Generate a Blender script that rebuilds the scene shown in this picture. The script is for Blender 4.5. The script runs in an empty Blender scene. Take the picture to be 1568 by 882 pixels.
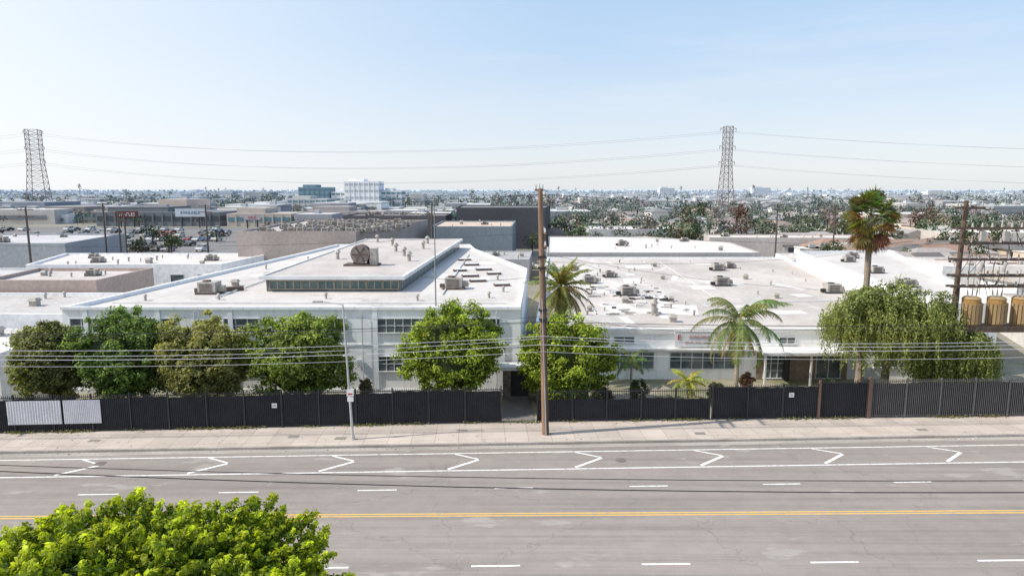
import bpy, math, random
import numpy as np
from mathutils import Vector, Matrix
random.seed(7); rng=np.random.default_rng(7)
scene=bpy.context.scene
scene.view_settings.view_transform='Standard'
scene.view_settings.look='None'
scene.view_settings.exposure=0
R=random.uniform

# ------------------------------------------------------------------ materials
def new_mat(name):
    m=bpy.data.materials.new(name); m.use_nodes=True
    nt=m.node_tree; b=nt.nodes.get('Principled BSDF')
    return m,nt,b
def nd(nt,t,**k):
    n=nt.nodes.new(t)
    for a,v in k.items(): setattr(n,a,v)
    return n
def mixc(nt,fac,a,b,blend='MIX'):
    n=nt.nodes.new('ShaderNodeMix'); n.data_type='RGBA'; n.blend_type=blend
    for idx,val in ((0,fac),(6,a),(7,b)):
        if isinstance(val,bpy.types.NodeSocket): nt.links.new(val,n.inputs[idx])
        elif idx==0: n.inputs[0].default_value=val
        else: n.inputs[idx].default_value=(*val[:3],1)
    return n.outputs[2]
def noise(nt,scale,stretch=(1,1,1),detail=6,rough=.6,lo=.35,hi=.65):
    tc=nd(nt,'ShaderNodeTexCoord'); mp=nd(nt,'ShaderNodeMapping'); mp.inputs['Scale'].default_value=stretch
    nt.links.new(tc.outputs['Object'],mp.inputs['Vector'])
    n=nd(nt,'ShaderNodeTexNoise'); n.inputs['Scale'].default_value=scale; n.inputs['Detail'].default_value=detail; n.inputs['Roughness'].default_value=rough
    nt.links.new(mp.outputs[0],n.inputs['Vector'])
    r=nd(nt,'ShaderNodeMapRange'); r.inputs[1].default_value=lo; r.inputs[2].default_value=hi
    nt.links.new(n.outputs['Fac'],r.inputs[0])
    return r.outputs[0]
def M(name,c1,c2=None,scale=.5,stretch=(1,1,1),rough=.85,fine=12,fineamt=.25,metal=0,lo=.35,hi=.65,bump=0,third=None):
    m,nt,b=new_mat(name)
    if c2 is None: c2=tuple(x*.8 for x in c1)
    col=mixc(nt,noise(nt,scale,stretch,lo=lo,hi=hi),c1,c2)
    if third: col=mixc(nt,noise(nt,third[1],third[2],7,.7,.52,.72),col,third[0])
    if fineamt>0:
        f=noise(nt,fine,(1,1,1),3,.7,.3,.7)
        dk=mixc(nt,f,(1-fineamt,)*3,(1+fineamt*.4,)*3)
        col=mixc(nt,1.0,col,dk,'MULTIPLY')
    nt.links.new(col,b.inputs['Base Color'])
    b.inputs['Roughness'].default_value=rough; b.inputs['Metallic'].default_value=metal
    b.inputs['Specular IOR Level'].default_value=.25
    return m
def attr_mat(name,rough=.85,fine=2.0,fa=.2,big=True):
    m,nt,b=new_mat(name)
    a=nd(nt,'ShaderNodeAttribute'); a.attribute_name='Col'
    c=a.outputs['Color']
    if big:
        f=noise(nt,fine,(1,1,1),3,.7,.3,.7)
        c=mixc(nt,1.0,c,mixc(nt,f,(1-fa,)*3,(1.08,)*3),'MULTIPLY')
        f2=noise(nt,.15,(1,1,1),5,.7,.35,.7)
        c=mixc(nt,1.0,c,mixc(nt,f2,(1.12,)*3,(.9,)*3),'MULTIPLY')
    nt.links.new(c,b.inputs['Base Color'])
    b.inputs['Roughness'].default_value=rough; b.inputs['Specular IOR Level'].default_value=.15
    return m
def leaf_mat(name,trans=.42):
    m,nt,b=new_mat(name)
    a=nd(nt,'ShaderNodeAttribute'); a.attribute_name='Col'
    nt.links.new(a.outputs['Color'],b.inputs['Base Color'])
    b.inputs['Roughness'].default_value=.55; b.inputs['Specular IOR Level'].default_value=.3
    t=nd(nt,'ShaderNodeBsdfTranslucent')
    tc=mixc(nt,1.0,a.outputs['Color'],(1.6,1.6,.6),'MULTIPLY')
    nt.links.new(tc,t.inputs['Color'])
    ms=nd(nt,'ShaderNodeMixShader'); ms.inputs[0].default_value=trans
    nt.links.new(b.outputs[0],ms.inputs[1]); nt.links.new(t.outputs[0],ms.inputs[2])
    nt.links.new(ms.outputs[0],nt.nodes['Material Output'].inputs['Surface'])
    return m

LEAF=leaf_mat('foliage_leaves'); ATTR=attr_mat('painted_masonry_mix'); FARLEAF=attr_mat('distant_foliage',.95,big=False)
BARK=M('bark',(.22,.18,.14),(.13,.10,.08),3,(1,1,.3),fine=20)
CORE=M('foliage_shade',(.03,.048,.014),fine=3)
WOOD=M('pole_wood',(.34,.21,.145),(.20,.135,.10),1.5,(3,3,.25),fine=15)
STEEL=M('galvanised_steel',(.6,.61,.62),fine=8,rough=.5,metal=.3)
DARKMET=M('dark_metal',(.05,.05,.055),fine=8,rough=.6)
WIRE=M('wire_black',(.03,.03,.032),fineamt=0)
WIREP=M('wire_pale',(.50,.50,.52),fineamt=0)
WHITE=M('white_stucco',(.90,.905,.91),(.84,.85,.86),.35,(1,1,.35),fine=5,fineamt=.05,lo=.4,hi=.75,third=((.68,.67,.66),.9,(1.6,1.6,.18)))
ROOF=M('roof_membrane_white',(.60,.565,.545),(.49,.46,.44),.16,(1,.7,1),fine=1.6,fineamt=.12,third=((.70,.68,.66),.10,(1,.35,1)))
GLASS=M('window_glass',(.06,.08,.09),(.20,.23,.24),.9,fine=3,rough=.12)
GGLASS=M('clerestory_glass',(.06,.12,.12),(.16,.2,.19),1.2,(1,1,1),rough=.2)
FRAME=M('frame_paint',(.72,.73,.74),fine=6,fineamt=.1)
FRAMEG=M('clerestory_frame',(.50,.43,.34),fine=6)
UNIT=M('sheet_metal_unit',(.50,.47,.43),(.32,.29,.26),1.5,fine=6,rough=.6)

# ------------------------------------------------------------------ mesh builder
class MB:
    def __init__(s): s.v=[];s.f=[];s.m=[];s.c=[];s.col=(.5,.5,.5)
    def add(s,vs,fs,mi=0,col=None):
        n=len(s.v); s.v+= [tuple(p) for p in vs]; s.c+=[col or s.col]*len(vs)
        for f in fs: s.f.append(tuple(n+i for i in f)); s.m.append(mi)
    def box(s,x0,x1,y0,y1,z0,z1,mi=0,col=None):
        s.add([(x0,y0,z0),(x1,y0,z0),(x1,y1,z0),(x0,y1,z0),(x0,y0,z1),(x1,y0,z1),(x1,y1,z1),(x0,y1,z1)],
              [(0,3,2,1),(4,5,6,7),(0,1,5,4),(1,2,6,5),(2,3,7,6),(3,0,4,7)],mi,col)
    def obox(s,c,sz,rz=0,mi=0,col=None,taper=1):
        ca,sa=math.cos(rz),math.sin(rz); vs=[]
        for z in (0,1):
            k=1 if z==0 else taper
            for sx,sy in ((-1,-1),(1,-1),(1,1),(-1,1)):
                x=sx*sz[0]/2*k;y=sy*sz[1]/2*k
                vs.append((c[0]+x*ca-y*sa,c[1]+x*sa+y*ca,c[2]+z*sz[2]))
        s.add(vs,[(0,3,2,1),(4,5,6,7),(0,1,5,4),(1,2,6,5),(2,3,7,6),(3,0,4,7)],mi,col)
    def cyl(s,p0,p1,r0,r1=None,n=8,mi=0,cap=True,col=None):
        r1=r0 if r1 is None else r1
        p0=Vector(p0);p1=Vector(p1);d=(p1-p0).normalized()
        a=d.orthogonal().normalized();b=d.cross(a); vs=[]
        for p,r in ((p0,r0),(p1,r1)):
            for i in range(n):
                t=2*math.pi*i/n; vs.append(p+a*math.cos(t)*r+b*math.sin(t)*r)
        fs=[(i,(i+1)%n,n+(i+1)%n,n+i) for i in range(n)]
        if cap: fs+=[tuple(range(n-1,-1,-1)),tuple(range(n,2*n))]
        s.add(vs,fs,mi,col)
    def path(s,pts,rs,n=6,mi=0,col=None):
        for i in range(len(pts)-1): s.cyl(pts[i],pts[i+1],rs[i],rs[i+1],n,mi,True,col)
    def wire(s,p0,p1,sag,r,seg=18,mi=0):
        p0=Vector(p0);p1=Vector(p1);pts=[]
        for i in range(seg+1):
            t=i/seg; p=p0.lerp(p1,t); p.z-=sag*4*t*(1-t); pts.append(p)
        vs=[];fs=[]
        for p in pts:
            vs+=[(p.x,p.y-r,p.z-r*.6),(p.x,p.y+r,p.z-r*.6),(p.x,p.y,p.z+r)]
        for i in range(seg):
            for k in range(3):
                a=i*3+k;b=i*3+(k+1)%3; fs.append((a,b,b+3,a+3))
        s.add(vs,fs,mi)
    def prism(s,poly,z0,z1,ms=0,mt=0,col=None,colt=None):
        n=len(poly)
        s.add([(x,y,z) for z in (z0,z1) for x,y in poly],[(i,(i+1)%n,n+(i+1)%n,n+i) for i in range(n)],ms,col)
        s.add([(x,y,z1) for x,y in poly],[tuple(range(n))],mt,colt or col)
    def ring(s,poly,t,z0,z1,mi=0):
        n=len(poly); inn=[]
        for i in range(n):
            p0=Vector(poly[i-1]);p1=Vector(poly[i]);p2=Vector(poly[(i+1)%n])
            d1=(p1-p0).normalized();d2=(p2-p1).normalized()
            n1=Vector((-d1.y,d1.x));n2=Vector((-d2.y,d2.x))
            bis=(n1+n2).normalized(); k=t/max(.3,bis.dot(n1)); q=p1+bis*k; inn.append((q.x,q.y))
        vs=[(x,y,z1) for x,y in poly]+[(x,y,z1) for x,y in inn]+[(x,y,z0) for x,y in poly]+[(x,y,z0) for x,y in inn]
        fs=[]
        for i in range(n):
            j=(i+1)%n
            fs+=[(i,j,n+j,n+i),(2*n+i,2*n+j,j,i),(n+i,n+j,3*n+j,3*n+i)]
        s.add(vs,fs,mi)
    def build(s,name,mats,parent=None,smooth=False):
        me=bpy.data.meshes.new(name); me.from_pydata(s.v,[],s.f); 
        for m in mats: me.materials.append(m)
        me.polygons.foreach_set('material_index',s.m)
        a=me.color_attributes.new('Col','FLOAT_COLOR','POINT')
        arr=np.ones((len(s.v),4),dtype=np.float32); arr[:,:3]=np.array(s.c); a.data.foreach_set('color',arr.ravel())
        if smooth: me.polygons.foreach_set('use_smooth',[True]*len(s.f))
        me.update()
        o=bpy.data.objects.new(name,me); scene.collection.objects.link(o)
        if parent: o.parent=parent
        return o
def empty(name,loc=(0,0,0)):
    e=bpy.data.objects.new(name,None); scene.collection.objects.link(e); e.location=loc; e.empty_display_size=.5
    return e
def npmesh(name,V,k,C,mat,parent=None):
    n=len(V)//k
    me=bpy.data.meshes.new(name)
    me.vertices.add(len(V)); me.vertices.foreach_set('co',V.astype(np.float32).ravel())
    me.loops.add(len(V)); me.loops.foreach_set('vertex_index',np.arange(len(V),dtype=np.int32))
    me.polygons.add(n); me.polygons.foreach_set('loop_start',(np.arange(n)*k).astype(np.int32))
    a=me.color_attributes.new('Col','FLOAT_COLOR','POINT')
    arr=np.ones((len(V),4),dtype=np.float32); arr[:,:3]=C; a.data.foreach_set('color',arr.ravel())
    me.materials.append(mat); me.update(calc_edges=True)
    o=bpy.data.objects.new(name,me); scene.collection.objects.link(o)
    if parent: o.parent=parent
    return o
def unit(a): return a/np.maximum(1e-9,np.linalg.norm(a,axis=1,keepdims=True))

# ------------------------------------------------------------------ leaves
def leaf_quads(P,N,L,W,D=None):
    n=len(P); N=unit(N)
    T=D if D is not None else rng.normal(size=(n,3))
    T=T-N*np.sum(T*N,axis=1,keepdims=True); T=unit(T); B=np.cross(N,T)
    L=L*rng.uniform(.7,1.3,(n,1)); W=W*rng.uniform(.7,1.3,(n,1))
    return np.stack([P-T*L/2,P+B*W/2-T*L*.05,P+T*L/2,P-B*W/2-T*L*.05],axis=1).reshape(-1,3)
def crown_points(c,rad,ncl,per,clr,zlow=-.75,seed=0,lob=.16,spike=0,rlo=.5):
    rg=np.random.default_rng(seed)
    d=unit(rg.normal(size=(ncl*3,3))); d=d[d[:,2]>zlow][:ncl]; ncl=len(d)
    ph=rg.uniform(0,6,4); az=np.arctan2(d[:,1],d[:,0])
    lobf=1+lob*np.sin(3*az+ph[0])*np.cos(2.5*d[:,2]+ph[1])+lob*.7*np.sin(5*az+ph[2]+3*d[:,2])
    rr=(rg.uniform(rlo,1.0,ncl)**.45)*lobf
    C=np.array(c)+d*rr[:,None]*np.array(rad)*.86
    cr=clr*rg.uniform(.55,1.35,ncl)
    q=unit(rg.normal(size=(ncl*per,3)))
    q[:,2]=np.where(q[:,2]<-.3,-q[:,2],q[:,2])
    ci=np.repeat(np.arange(ncl),per)
    r=cr[ci]*rg.uniform(.3,1.05,ncl*per)
    P=C[ci]+q*r[:,None]
    if spike: 
        ax=unit(d+np.array([[0,0,.7]])+.5*rg.normal(size=d.shape)); sh=rg.uniform(-.4,1.2,ncl*per)
        P=C[ci]+ax[ci]*(sh*cr[ci]*spike)[:,None]+q*(r*.75*(1.25-.8*np.clip(sh,0,1)))[:,None]
    N=q+.55*rg.normal(size=q.shape)+.25*d[ci]
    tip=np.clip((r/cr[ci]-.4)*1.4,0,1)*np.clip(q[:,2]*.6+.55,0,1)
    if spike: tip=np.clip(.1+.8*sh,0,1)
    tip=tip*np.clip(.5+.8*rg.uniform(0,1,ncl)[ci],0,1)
    ct=rg.uniform(.64,1.34,ncl)[ci]
    return P,N,tip,ct,q
def make_tree(name,base,cz,rad,ncl,per,clr,leaf,tint,tipc,seed,trunk_r=.18,core=.72,zlow=-.7,spike=0,lob=.16,rlo=.5):
    e=empty(name,base)
    P,N,tip,ct,q=crown_points((0,0,cz-base[2]),rad,ncl,per,clr,zlow,seed,lob,spike,rlo)
    P[:,2]=np.maximum(P[:,2],.35)
    V=leaf_quads(P,N,leaf,leaf*.55)
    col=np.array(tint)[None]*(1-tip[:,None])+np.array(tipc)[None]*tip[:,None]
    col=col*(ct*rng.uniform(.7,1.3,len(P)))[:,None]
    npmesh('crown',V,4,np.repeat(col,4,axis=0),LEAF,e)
    t=MB(); H=cz-base[2]
    top=(R(-.2,.2),R(-.2,.2),H*.55)
    t.path([(0,0,-.2),(R(-.1,.1),R(-.1,.1),H*.3),top],[trunk_r*1.3,trunk_r,trunk_r*.8],8)
    for i in range(7):
        a=i*.9+seed; k=R(.4,.75)
        mid=(rad[0]*k*.4*math.cos(a),rad[1]*k*.4*math.sin(a),H*.8)
        end=(rad[0]*k*math.cos(a),rad[1]*k*math.sin(a),H+rad[2]*R(0,.5))
        t.path([top,mid,end],[trunk_r*.55,trunk_r*.4,trunk_r*.15],5)
    t.build('trunk_and_limbs',[BARK],e)
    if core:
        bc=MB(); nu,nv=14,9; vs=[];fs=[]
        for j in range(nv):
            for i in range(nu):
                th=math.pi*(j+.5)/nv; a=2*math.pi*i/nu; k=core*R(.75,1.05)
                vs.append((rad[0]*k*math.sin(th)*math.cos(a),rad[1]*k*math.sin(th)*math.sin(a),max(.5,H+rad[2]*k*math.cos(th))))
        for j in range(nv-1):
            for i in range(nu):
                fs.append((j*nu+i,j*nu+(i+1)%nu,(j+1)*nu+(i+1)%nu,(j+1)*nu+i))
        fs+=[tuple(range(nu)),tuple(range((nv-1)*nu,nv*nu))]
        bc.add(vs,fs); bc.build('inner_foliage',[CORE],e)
    return e

def frond(tris,cols,p,az,e0,L,droop,ll,col,stations=26,hang=.5):
    pts=[];pos=Vector(p);n=stations;ds=L/n
    for i in range(n+1):
        t=i/n; el=e0-droop*t**1.2
        d=Vector((math.cos(az)*math.cos(el),math.sin(az)*math.cos(el),math.sin(el)))
        pts.append((pos.copy(),d)); pos+=d*ds
    side0=Vector((-math.sin(az),math.cos(az),0))
    for i,(q,d) in enumerate(pts):
        t=i/n
        if i<n:
            w=.045*(1-t)+.014; q2=pts[i+1][0]
            tris+= [q-side0*w,q+side0*w,q2]; cols+=[(col[0]*1.5,col[1]*1.25,col[2]*.9)]*3
        if t<.12: continue
        l=ll*(math.sin(math.pi*min(1,t*.9+.08))**.6)*R(.8,1.15)
        for sg in (-1,1):
            out=(side0*sg+d*.55+Vector((0,0,-hang-R(0,.5)+.25))).normalized()
            tip=q+out*l+Vector((0,0,-l*.2))
            k=R(.6,1.35); wv=d*.065
            tris+=[q-wv,q+wv,tip]; cols+=[tuple(c*k for c in col)]*3
PT_=M('palm_trunk',(.42,.36,.29),(.27,.23,.19),4,(1,1,3))
def feather_palm(name,base,tz,tr,nf,L,ll,col,seed,lean=(0,0),stat=26,deadn=0,e_lo=-.3,e_hi=1.35,droop=1.6,hang=.5):
    random.seed(seed); e=empty(name,base); t=MB(); H=tz-base[2]
    n=10; pts=[(lean[0]*(i/n)**2,lean[1]*(i/n)**2,H*i/n) for i in range(n+1)]; pts[0]=(0,0,-.2)
    t.path(pts,[tr*(1.25 if i==0 else 1.0+.06*(i%2)-.25*i/n) for i in range(n+1)],9)
    t.build('trunk',[PT_],e)
    tris=[];cols=[]; top=Vector(pts[-1])
    for i in range(nf):
        az=i*2.39996+R(-.25,.25); f=i/nf; el=e_hi-(e_hi-e_lo)*f+R(-.18,.18)
        c=tuple(x*R(.75,1.25) for x in col)
        frond(tris,cols,top+Vector((0,0,.1)),az,el,L*R(.8,1.1),droop*R(.75,1.2),ll,c,stat,hang)
    for i in range(deadn):
        frond(tris,cols,top-Vector((0,0,.15)),R(0,6.28),R(-.9,-.4),L*R(.5,.75),.8,ll*.7,(.40,.27,.13),stat,1)
    npmesh('fronds',np.array([tuple(x) for x in tris]),3,np.array(cols),LEAF,e)
    return e
def fan_leaves(tris,cols,top,n,r0,rf,emin,emax,col,blades=15):
    for i in range(n):
        az=R(0,6.28); el=R(emin,emax)
        d=Vector((math.cos(az)*math.cos(el),math.sin(az)*math.cos(el),math.sin(el)))
        p=top+d*r0*R(.7,1.2)+Vector((0,0,-.12*r0*(1-math.sin(el))))
        s=d.cross(Vector((0,0,1))).normalized() if abs(d.z)<.98 else Vector((1,0,0))
        up=s.cross(d).normalized(); s2=(s*math.cos(R(-.7,.7))+up*math.sin(R(-.7,.7))).normalized()
        tris+=[top+s*.03,top-s*.03,p]; cols+=[(col[0]*1.2,col[1],col[2])]*3
        c=tuple(x*R(.6,1.4) for x in col)
        for b in range(blades):
            a=(b/(blades-1)-.5)*3.0
            dd=(d*math.cos(a)+s2*math.sin(a)).normalized()
            tip=p+dd*rf*R(.75,1.2)+Vector((0,0,-.25*rf*R(.3,1.3)))
            w=(s2*math.cos(a)-d*math.sin(a))*rf*.065
            m=p+dd*rf*.5
            tris+=[p,m-w,tip]; cols+=[c]*3
            tris+=[p,m+w,tip]; cols+=[c]*3

# ------------------------------------------------------------------ world, sun, camera
SUN_AZ=-101; SUN_EL=45
w=bpy.data.worlds.new("World"); scene.world=w; w.use_nodes=True; nt=w.node_tree
bg=nt.nodes['Background']; sky=nd(nt,'ShaderNodeTexSky'); sky.sky_type='NISHITA'; sky.sun_disc=False
sky.sun_elevation=math.radians(SUN_EL); sky.sun_rotation=math.radians(SUN_AZ)
sky.air_density=1.0; sky.dust_density=.8; sky.ozone_density=2.0; sky.altitude=20
skc=mixc(nt,1.0,sky.outputs[0],(1.35,1.25,1.2),'MULTIPLY')
tc=nd(nt,'ShaderNodeTexCoord'); sx=nd(nt,'ShaderNodeSeparateXYZ'); nt.links.new(tc.outputs['Generated'],sx.inputs[0])
ramp=nd(nt,'ShaderNodeValToRGB'); nt.links.new(sx.outputs['Z'],ramp.inputs[0]); e=ramp.color_ramp.elements
K=7.0
stops=[(0.0,(.79,.825,.87)),(.03,(.78,.83,.885)),(.10,(.69,.79,.90)),(.20,(.53,.705,.915)),(.42,(.39,.61,.90)),(1.0,(.28,.48,.83))]
e[0].position=stops[0][0]; e[0].color=(*stops[0][1],1); e[1].position=1; e[1].color=(*stops[-1][1],1)
for p_,c_ in stops[1:-1]:
    q_=e.new(p_); q_.color=(*c_,1)
grad=nd(nt,'ShaderNodeVectorMath'); grad.operation='SCALE'; nt.links.new(ramp.outputs[0],grad.inputs[0]); grad.inputs['Scale'].default_value=K
atm=mixc(nt,.82,skc,grad.outputs[0])
mp=nd(nt,'ShaderNodeMapping'); mp.inputs['Scale'].default_value=(1.0,1.0,8); mp.inputs['Location'].default_value=(.37,0,.2)
nt.links.new(tc.outputs['Generated'],mp.inputs['Vector'])
cn=nd(nt,'ShaderNodeTexNoise'); cn.inputs['Scale'].default_value=2.6; cn.inputs['Detail'].default_value=9; cn.inputs['Roughness'].default_value=.6
nt.links.new(mp.outputs[0],cn.inputs['Vector'])
cr=nd(nt,'ShaderNodeMapRange'); cr.inputs[1].default_value=.52; cr.inputs[2].default_value=.8; cr.inputs[4].default_value=.3
nt.links.new(cn.outputs['Fac'],cr.inputs[0])
az=math.radians(SUN_AZ);el=math.radians(SUN_EL)
S=Vector((math.sin(az)*math.cos(el),math.cos(az)*math.cos(el),math.sin(el)))
dp=nd(nt,'ShaderNodeVectorMath'); dp.operation='DOT_PRODUCT'; nt.links.new(tc.outputs['Generated'],dp.inputs[0]); dp.inputs[1].default_value=Vector((S.x,S.y,.10)).normalized()
gl=nd(nt,'ShaderNodeMapRange'); gl.inputs[1].default_value=-.25; gl.inputs[2].default_value=.7; gl.inputs[4].default_value=.95; nt.links.new(dp.outputs['Value'],gl.inputs[0])
glp=nd(nt,'ShaderNodeMath'); glp.operation='POWER'; nt.links.new(gl.outputs[0],glp.inputs[0]); glp.inputs[1].default_value=1.35
atm=mixc(nt,glp.outputs[0],atm,(7.1,7.25,7.4))
nt.links.new(mixc(nt,cr.outputs[0],atm,(6.2,6.3,6.5)),bg.inputs['Color'])
bg.inputs['Strength'].default_value=.148
sl=bpy.data.lights.new('sun','SUN'); sl.energy=5.0; sl.angle=math.radians(.6); sl.color=(1,.93,.82)
so=bpy.data.objects.new('sun',sl); scene.collection.objects.link(so); so.rotation_euler=(-S).to_track_quat('-Z','Y').to_euler(); so.location=S*100
cd=bpy.data.cameras.new('camera'); cam=bpy.data.objects.new('camera',cd); scene.collection.objects.link(cam)
cd.lens=24; cd.sensor_width=36; cd.clip_start=.3; cd.clip_end=60000
cam.location=(0,0,16); cam.rotation_euler=(math.radians(90-8.2),0,0); scene.camera=cam

# ------------------------------------------------------------------ ground / road
HAZE_COL=(.46,.52,.59)
def hz(c,y,k=850):  # aerial haze painted into base colours, stronger with distance
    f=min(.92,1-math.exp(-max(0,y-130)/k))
    return tuple(a*(1-f)+b*f for a,b in zip(c,HAZE_COL))
m,gnt,b=new_mat('ground')
tc=nd(gnt,'ShaderNodeTexCoord'); sp=nd(gnt,'ShaderNodeSeparateXYZ'); gnt.links.new(tc.outputs['Object'],sp.inputs[0])
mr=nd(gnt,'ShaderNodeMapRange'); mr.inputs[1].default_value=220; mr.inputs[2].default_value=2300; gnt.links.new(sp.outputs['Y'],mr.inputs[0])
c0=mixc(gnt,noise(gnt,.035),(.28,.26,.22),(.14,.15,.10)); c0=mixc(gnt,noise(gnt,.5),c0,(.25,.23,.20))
gnt.links.new(mixc(gnt,mr.outputs[0],c0,HAZE_COL),b.inputs['Base Color']); b.inputs['Roughness'].default_value=.95  # far ground painted toward the haze colour, no real fog
b.inputs['Specular IOR Level'].default_value=.1
GROUND=m
g=MB(); g.add([(-30000,-300,0),(30000,-300,0),(30000,50000,0),(-30000,50000,0)],[(0,1,2,3)]); g.build('ground',[GROUND])

def curb(x): return 41.3+.046*x
def fy(x):
    if x<-40: return 42.6+.045*(x+40)
    if x<0: return 45.2+.065*x
    return 45.2+.036*x
m,ant,b=new_mat('asphalt')
c=mixc(ant,noise(ant,.12,(.25,1.6,1),lo=.3,hi=.7),(.325,.287,.262),(.258,.228,.209))
c=mixc(ant,noise(ant,1.0,(.05,2.0,1),5,.6,.45,.85),c,(.185,.165,.152))
c=mixc(ant,noise(ant,.5,(.4,1,1),4,.6,.62,.66),c,(.345,.312,.29))
f=noise(ant,14,(1,1,1),4,.8,.2,.8); c=mixc(ant,1.0,c,mixc(ant,f,(.86,)*3,(1.1,)*3),'MULTIPLY')
f=noise(ant,.9,(1,1,1),6,.75,.35,.7); c=mixc(ant,1.0,c,mixc(ant,f,(1.05,)*3,(.9,)*3),'MULTIPLY')
vo=nd(ant,'ShaderNodeTexVoronoi'); vo.feature='DISTANCE_TO_EDGE'; vo.inputs['Scale'].default_value=.11
tcx=nd(ant,'ShaderNodeTexCoord'); nz=nd(ant,'ShaderNodeTexNoise'); nz.inputs['Scale'].default_value=1.0; nz.inputs['Detail'].default_value=6
ant.links.new(tcx.outputs['Object'],nz.inputs['Vector'])
va=nd(ant,'ShaderNodeVectorMath'); va.operation='MULTIPLY_ADD'; ant.links.new(nz.outputs['Color'],va.inputs[0]); va.inputs[1].default_value=(2.5,2.5,0); ant.links.new(tcx.outputs['Object'],va.inputs[2])
ant.links.new(va.outputs[0],vo.inputs['Vector'])
mr=nd(ant,'ShaderNodeMapRange'); mr.inputs[1].default_value=.001; mr.inputs[2].default_value=.004; mr.inputs[3].default_value=.28; mr.inputs[4].default_value=0
ant.links.new(vo.outputs['Distance'],mr.inputs[0])
c=mixc(ant,mr.outputs[0],c,(.11,.10,.095))
ant.links.new(c,b.inputs['Base Color']); b.inputs['Roughness'].default_value=.85; b.inputs['Specular IOR Level'].default_value=.3
bp=nd(ant,'ShaderNodeBump'); bp.inputs['Strength'].default_value=.2; ant.links.new(noise(ant,40),bp.inputs['Height']); ant.links.new(bp.outputs[0],b.inputs['Normal'])
ASPH=m
def strip(mb,f0,f1,xs,z,mi=0):
    for a,b_ in zip(xs[:-1],xs[1:]):
        mb.add([(a,f0(a),z),(b_,f0(b_),z),(b_,f1(b_),z),(a,f1(a),z)],[(0,1,2,3)],mi)
r=MB(); XS=[-160,-80,-40,0,40,80,160]
strip(r,lambda x:21.5+.01*x,lambda x:curb(x)-.01,XS,.008); r.build('road',[ASPH])
GUT=M('gutter_concrete',(.47,.43,.39),(.32,.29,.265),.6,(.4,3,1),fine=9)
CURBM=M('kerb_concrete',(.46,.42,.38),(.30,.27,.245),1.0,(.5,1,1),fine=9)
m,snt,b=new_mat('sidewalk_concrete')
c=mixc(snt,noise(snt,.35,(1,1,1)),(.58,.505,.445),(.48,.415,.365))
br=nd(snt,'ShaderNodeTexBrick'); br.offset=0; br.inputs['Scale'].default_value=1; br.inputs['Brick Width'].default_value=1.5; br.inputs['Row Height'].default_value=1.5; br.inputs['Mortar Size'].default_value=.018; br.inputs['Mortar Smooth'].default_value=0
br.inputs['Color1'].default_value=(1,1,1,1); br.inputs['Color2'].default_value=(.88,.88,.88,1); br.inputs['Mortar'].default_value=(.65,.62,.6,1)
tcx=nd(snt,'ShaderNodeTexCoord'); mpx=nd(snt,'ShaderNodeMapping'); mpx.inputs['Rotation'].default_value=(0,0,-.046); snt.links.new(tcx.outputs['Object'],mpx.inputs[0]); snt.links.new(mpx.outputs[0],br.inputs['Vector'])
c=mixc(snt,1.0,c,br.outputs['Color'],'MULTIPLY'); c=mixc(snt,noise(snt,2.0,(1,1,1),5,.7,.58,.75),c,(.28,.25,.22))
f=noise(snt,18,(1,1,1),3,.8,.2,.8); c=mixc(snt,1.0,c,mixc(snt,f,(.88,)*3,(1.06,)*3),'MULTIPLY')
snt.links.new(c,b.inputs['Base Color']); b.inputs['Roughness'].default_value=.9; b.inputs['Specular IOR Level'].default_value=.15
SIDE=m
g=MB(); strip(g,lambda x:curb(x)-.55,lambda x:curb(x)-.01,XS,.014); g.build('gutter',[GUT])
g=MB()
for a,b_ in zip(XS[:-1],XS[1:]):
    v=[(a,curb(a),0),(b_,curb(b_),0),(b_,curb(b_),.16),(a,curb(a),.16),(a,curb(a)+.2,.16),(b_,curb(b_)+.2,.16)]
    g.add(v,[(0,1,2,3),(3,2,5,4)])
g.build('kerb',[CURBM])
g=MB(); strip(g,lambda x:curb(x)+.2,lambda x:fy(x)+.3,XS,.156); g.build('sidewalk',[SIDE])
g=MB(); strip(g,lambda x:17.5+.01*x,lambda x:21.3+.01*x,XS,.15)
for a,b_ in zip(XS[:-1],XS[1:]):
    g.add([(a,21.3+.01*a,.15),(b_,21.3+.01*b_,.15),(b_,21.49+.01*b_,.14),(a,21.49+.01*a,.14),(a,21.5+.01*a,0),(b_,21.5+.01*b_,0)],[(0,1,2,3),(3,2,5,4)])
g.build('near_sidewalk',[SIDE])
YARD=M('yard_ground',(.38,.33,.27),(.18,.19,.10),.25,fine=5,fineamt=.3)
g=MB(); strip(g,lambda x:fy(x)+.3,lambda x:62,[-60,-40,-20,0,20,40,60],.15); g.build('yard_ground',[YARD])
g=MB(); g.add([(-.8,fy(0)-.1,.162),(1.6,fy(0)-.1,.162),(1.4,51.4,.162),(-.4,51.4,.162)],[(0,1,2,3)]); g.build('entry_path',[M('path_concrete',(.24,.22,.21),(.17,.16,.155),.6,fine=9)])
n=3600
xs=rng.uniform(-40,40,n); xs=xs[(np.sin(xs*1.7)+np.sin(xs*.61+1)+rng.uniform(-1,1,len(xs)))>.3]
P=np.stack([xs,np.array([fy(x) for x in xs])-.05-np.abs(rng.normal(0,.12,len(xs))),.17+rng.uniform(0,.16,len(xs))],axis=1)
V=leaf_quads(P,rng.normal(size=P.shape),.2,.06); C=np.repeat(np.array([[.17,.17,.07]])*rng.uniform(.6,1.5,(len(P),1)),4,axis=0)
npmesh('weeds',V,4,C,LEAF)

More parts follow.
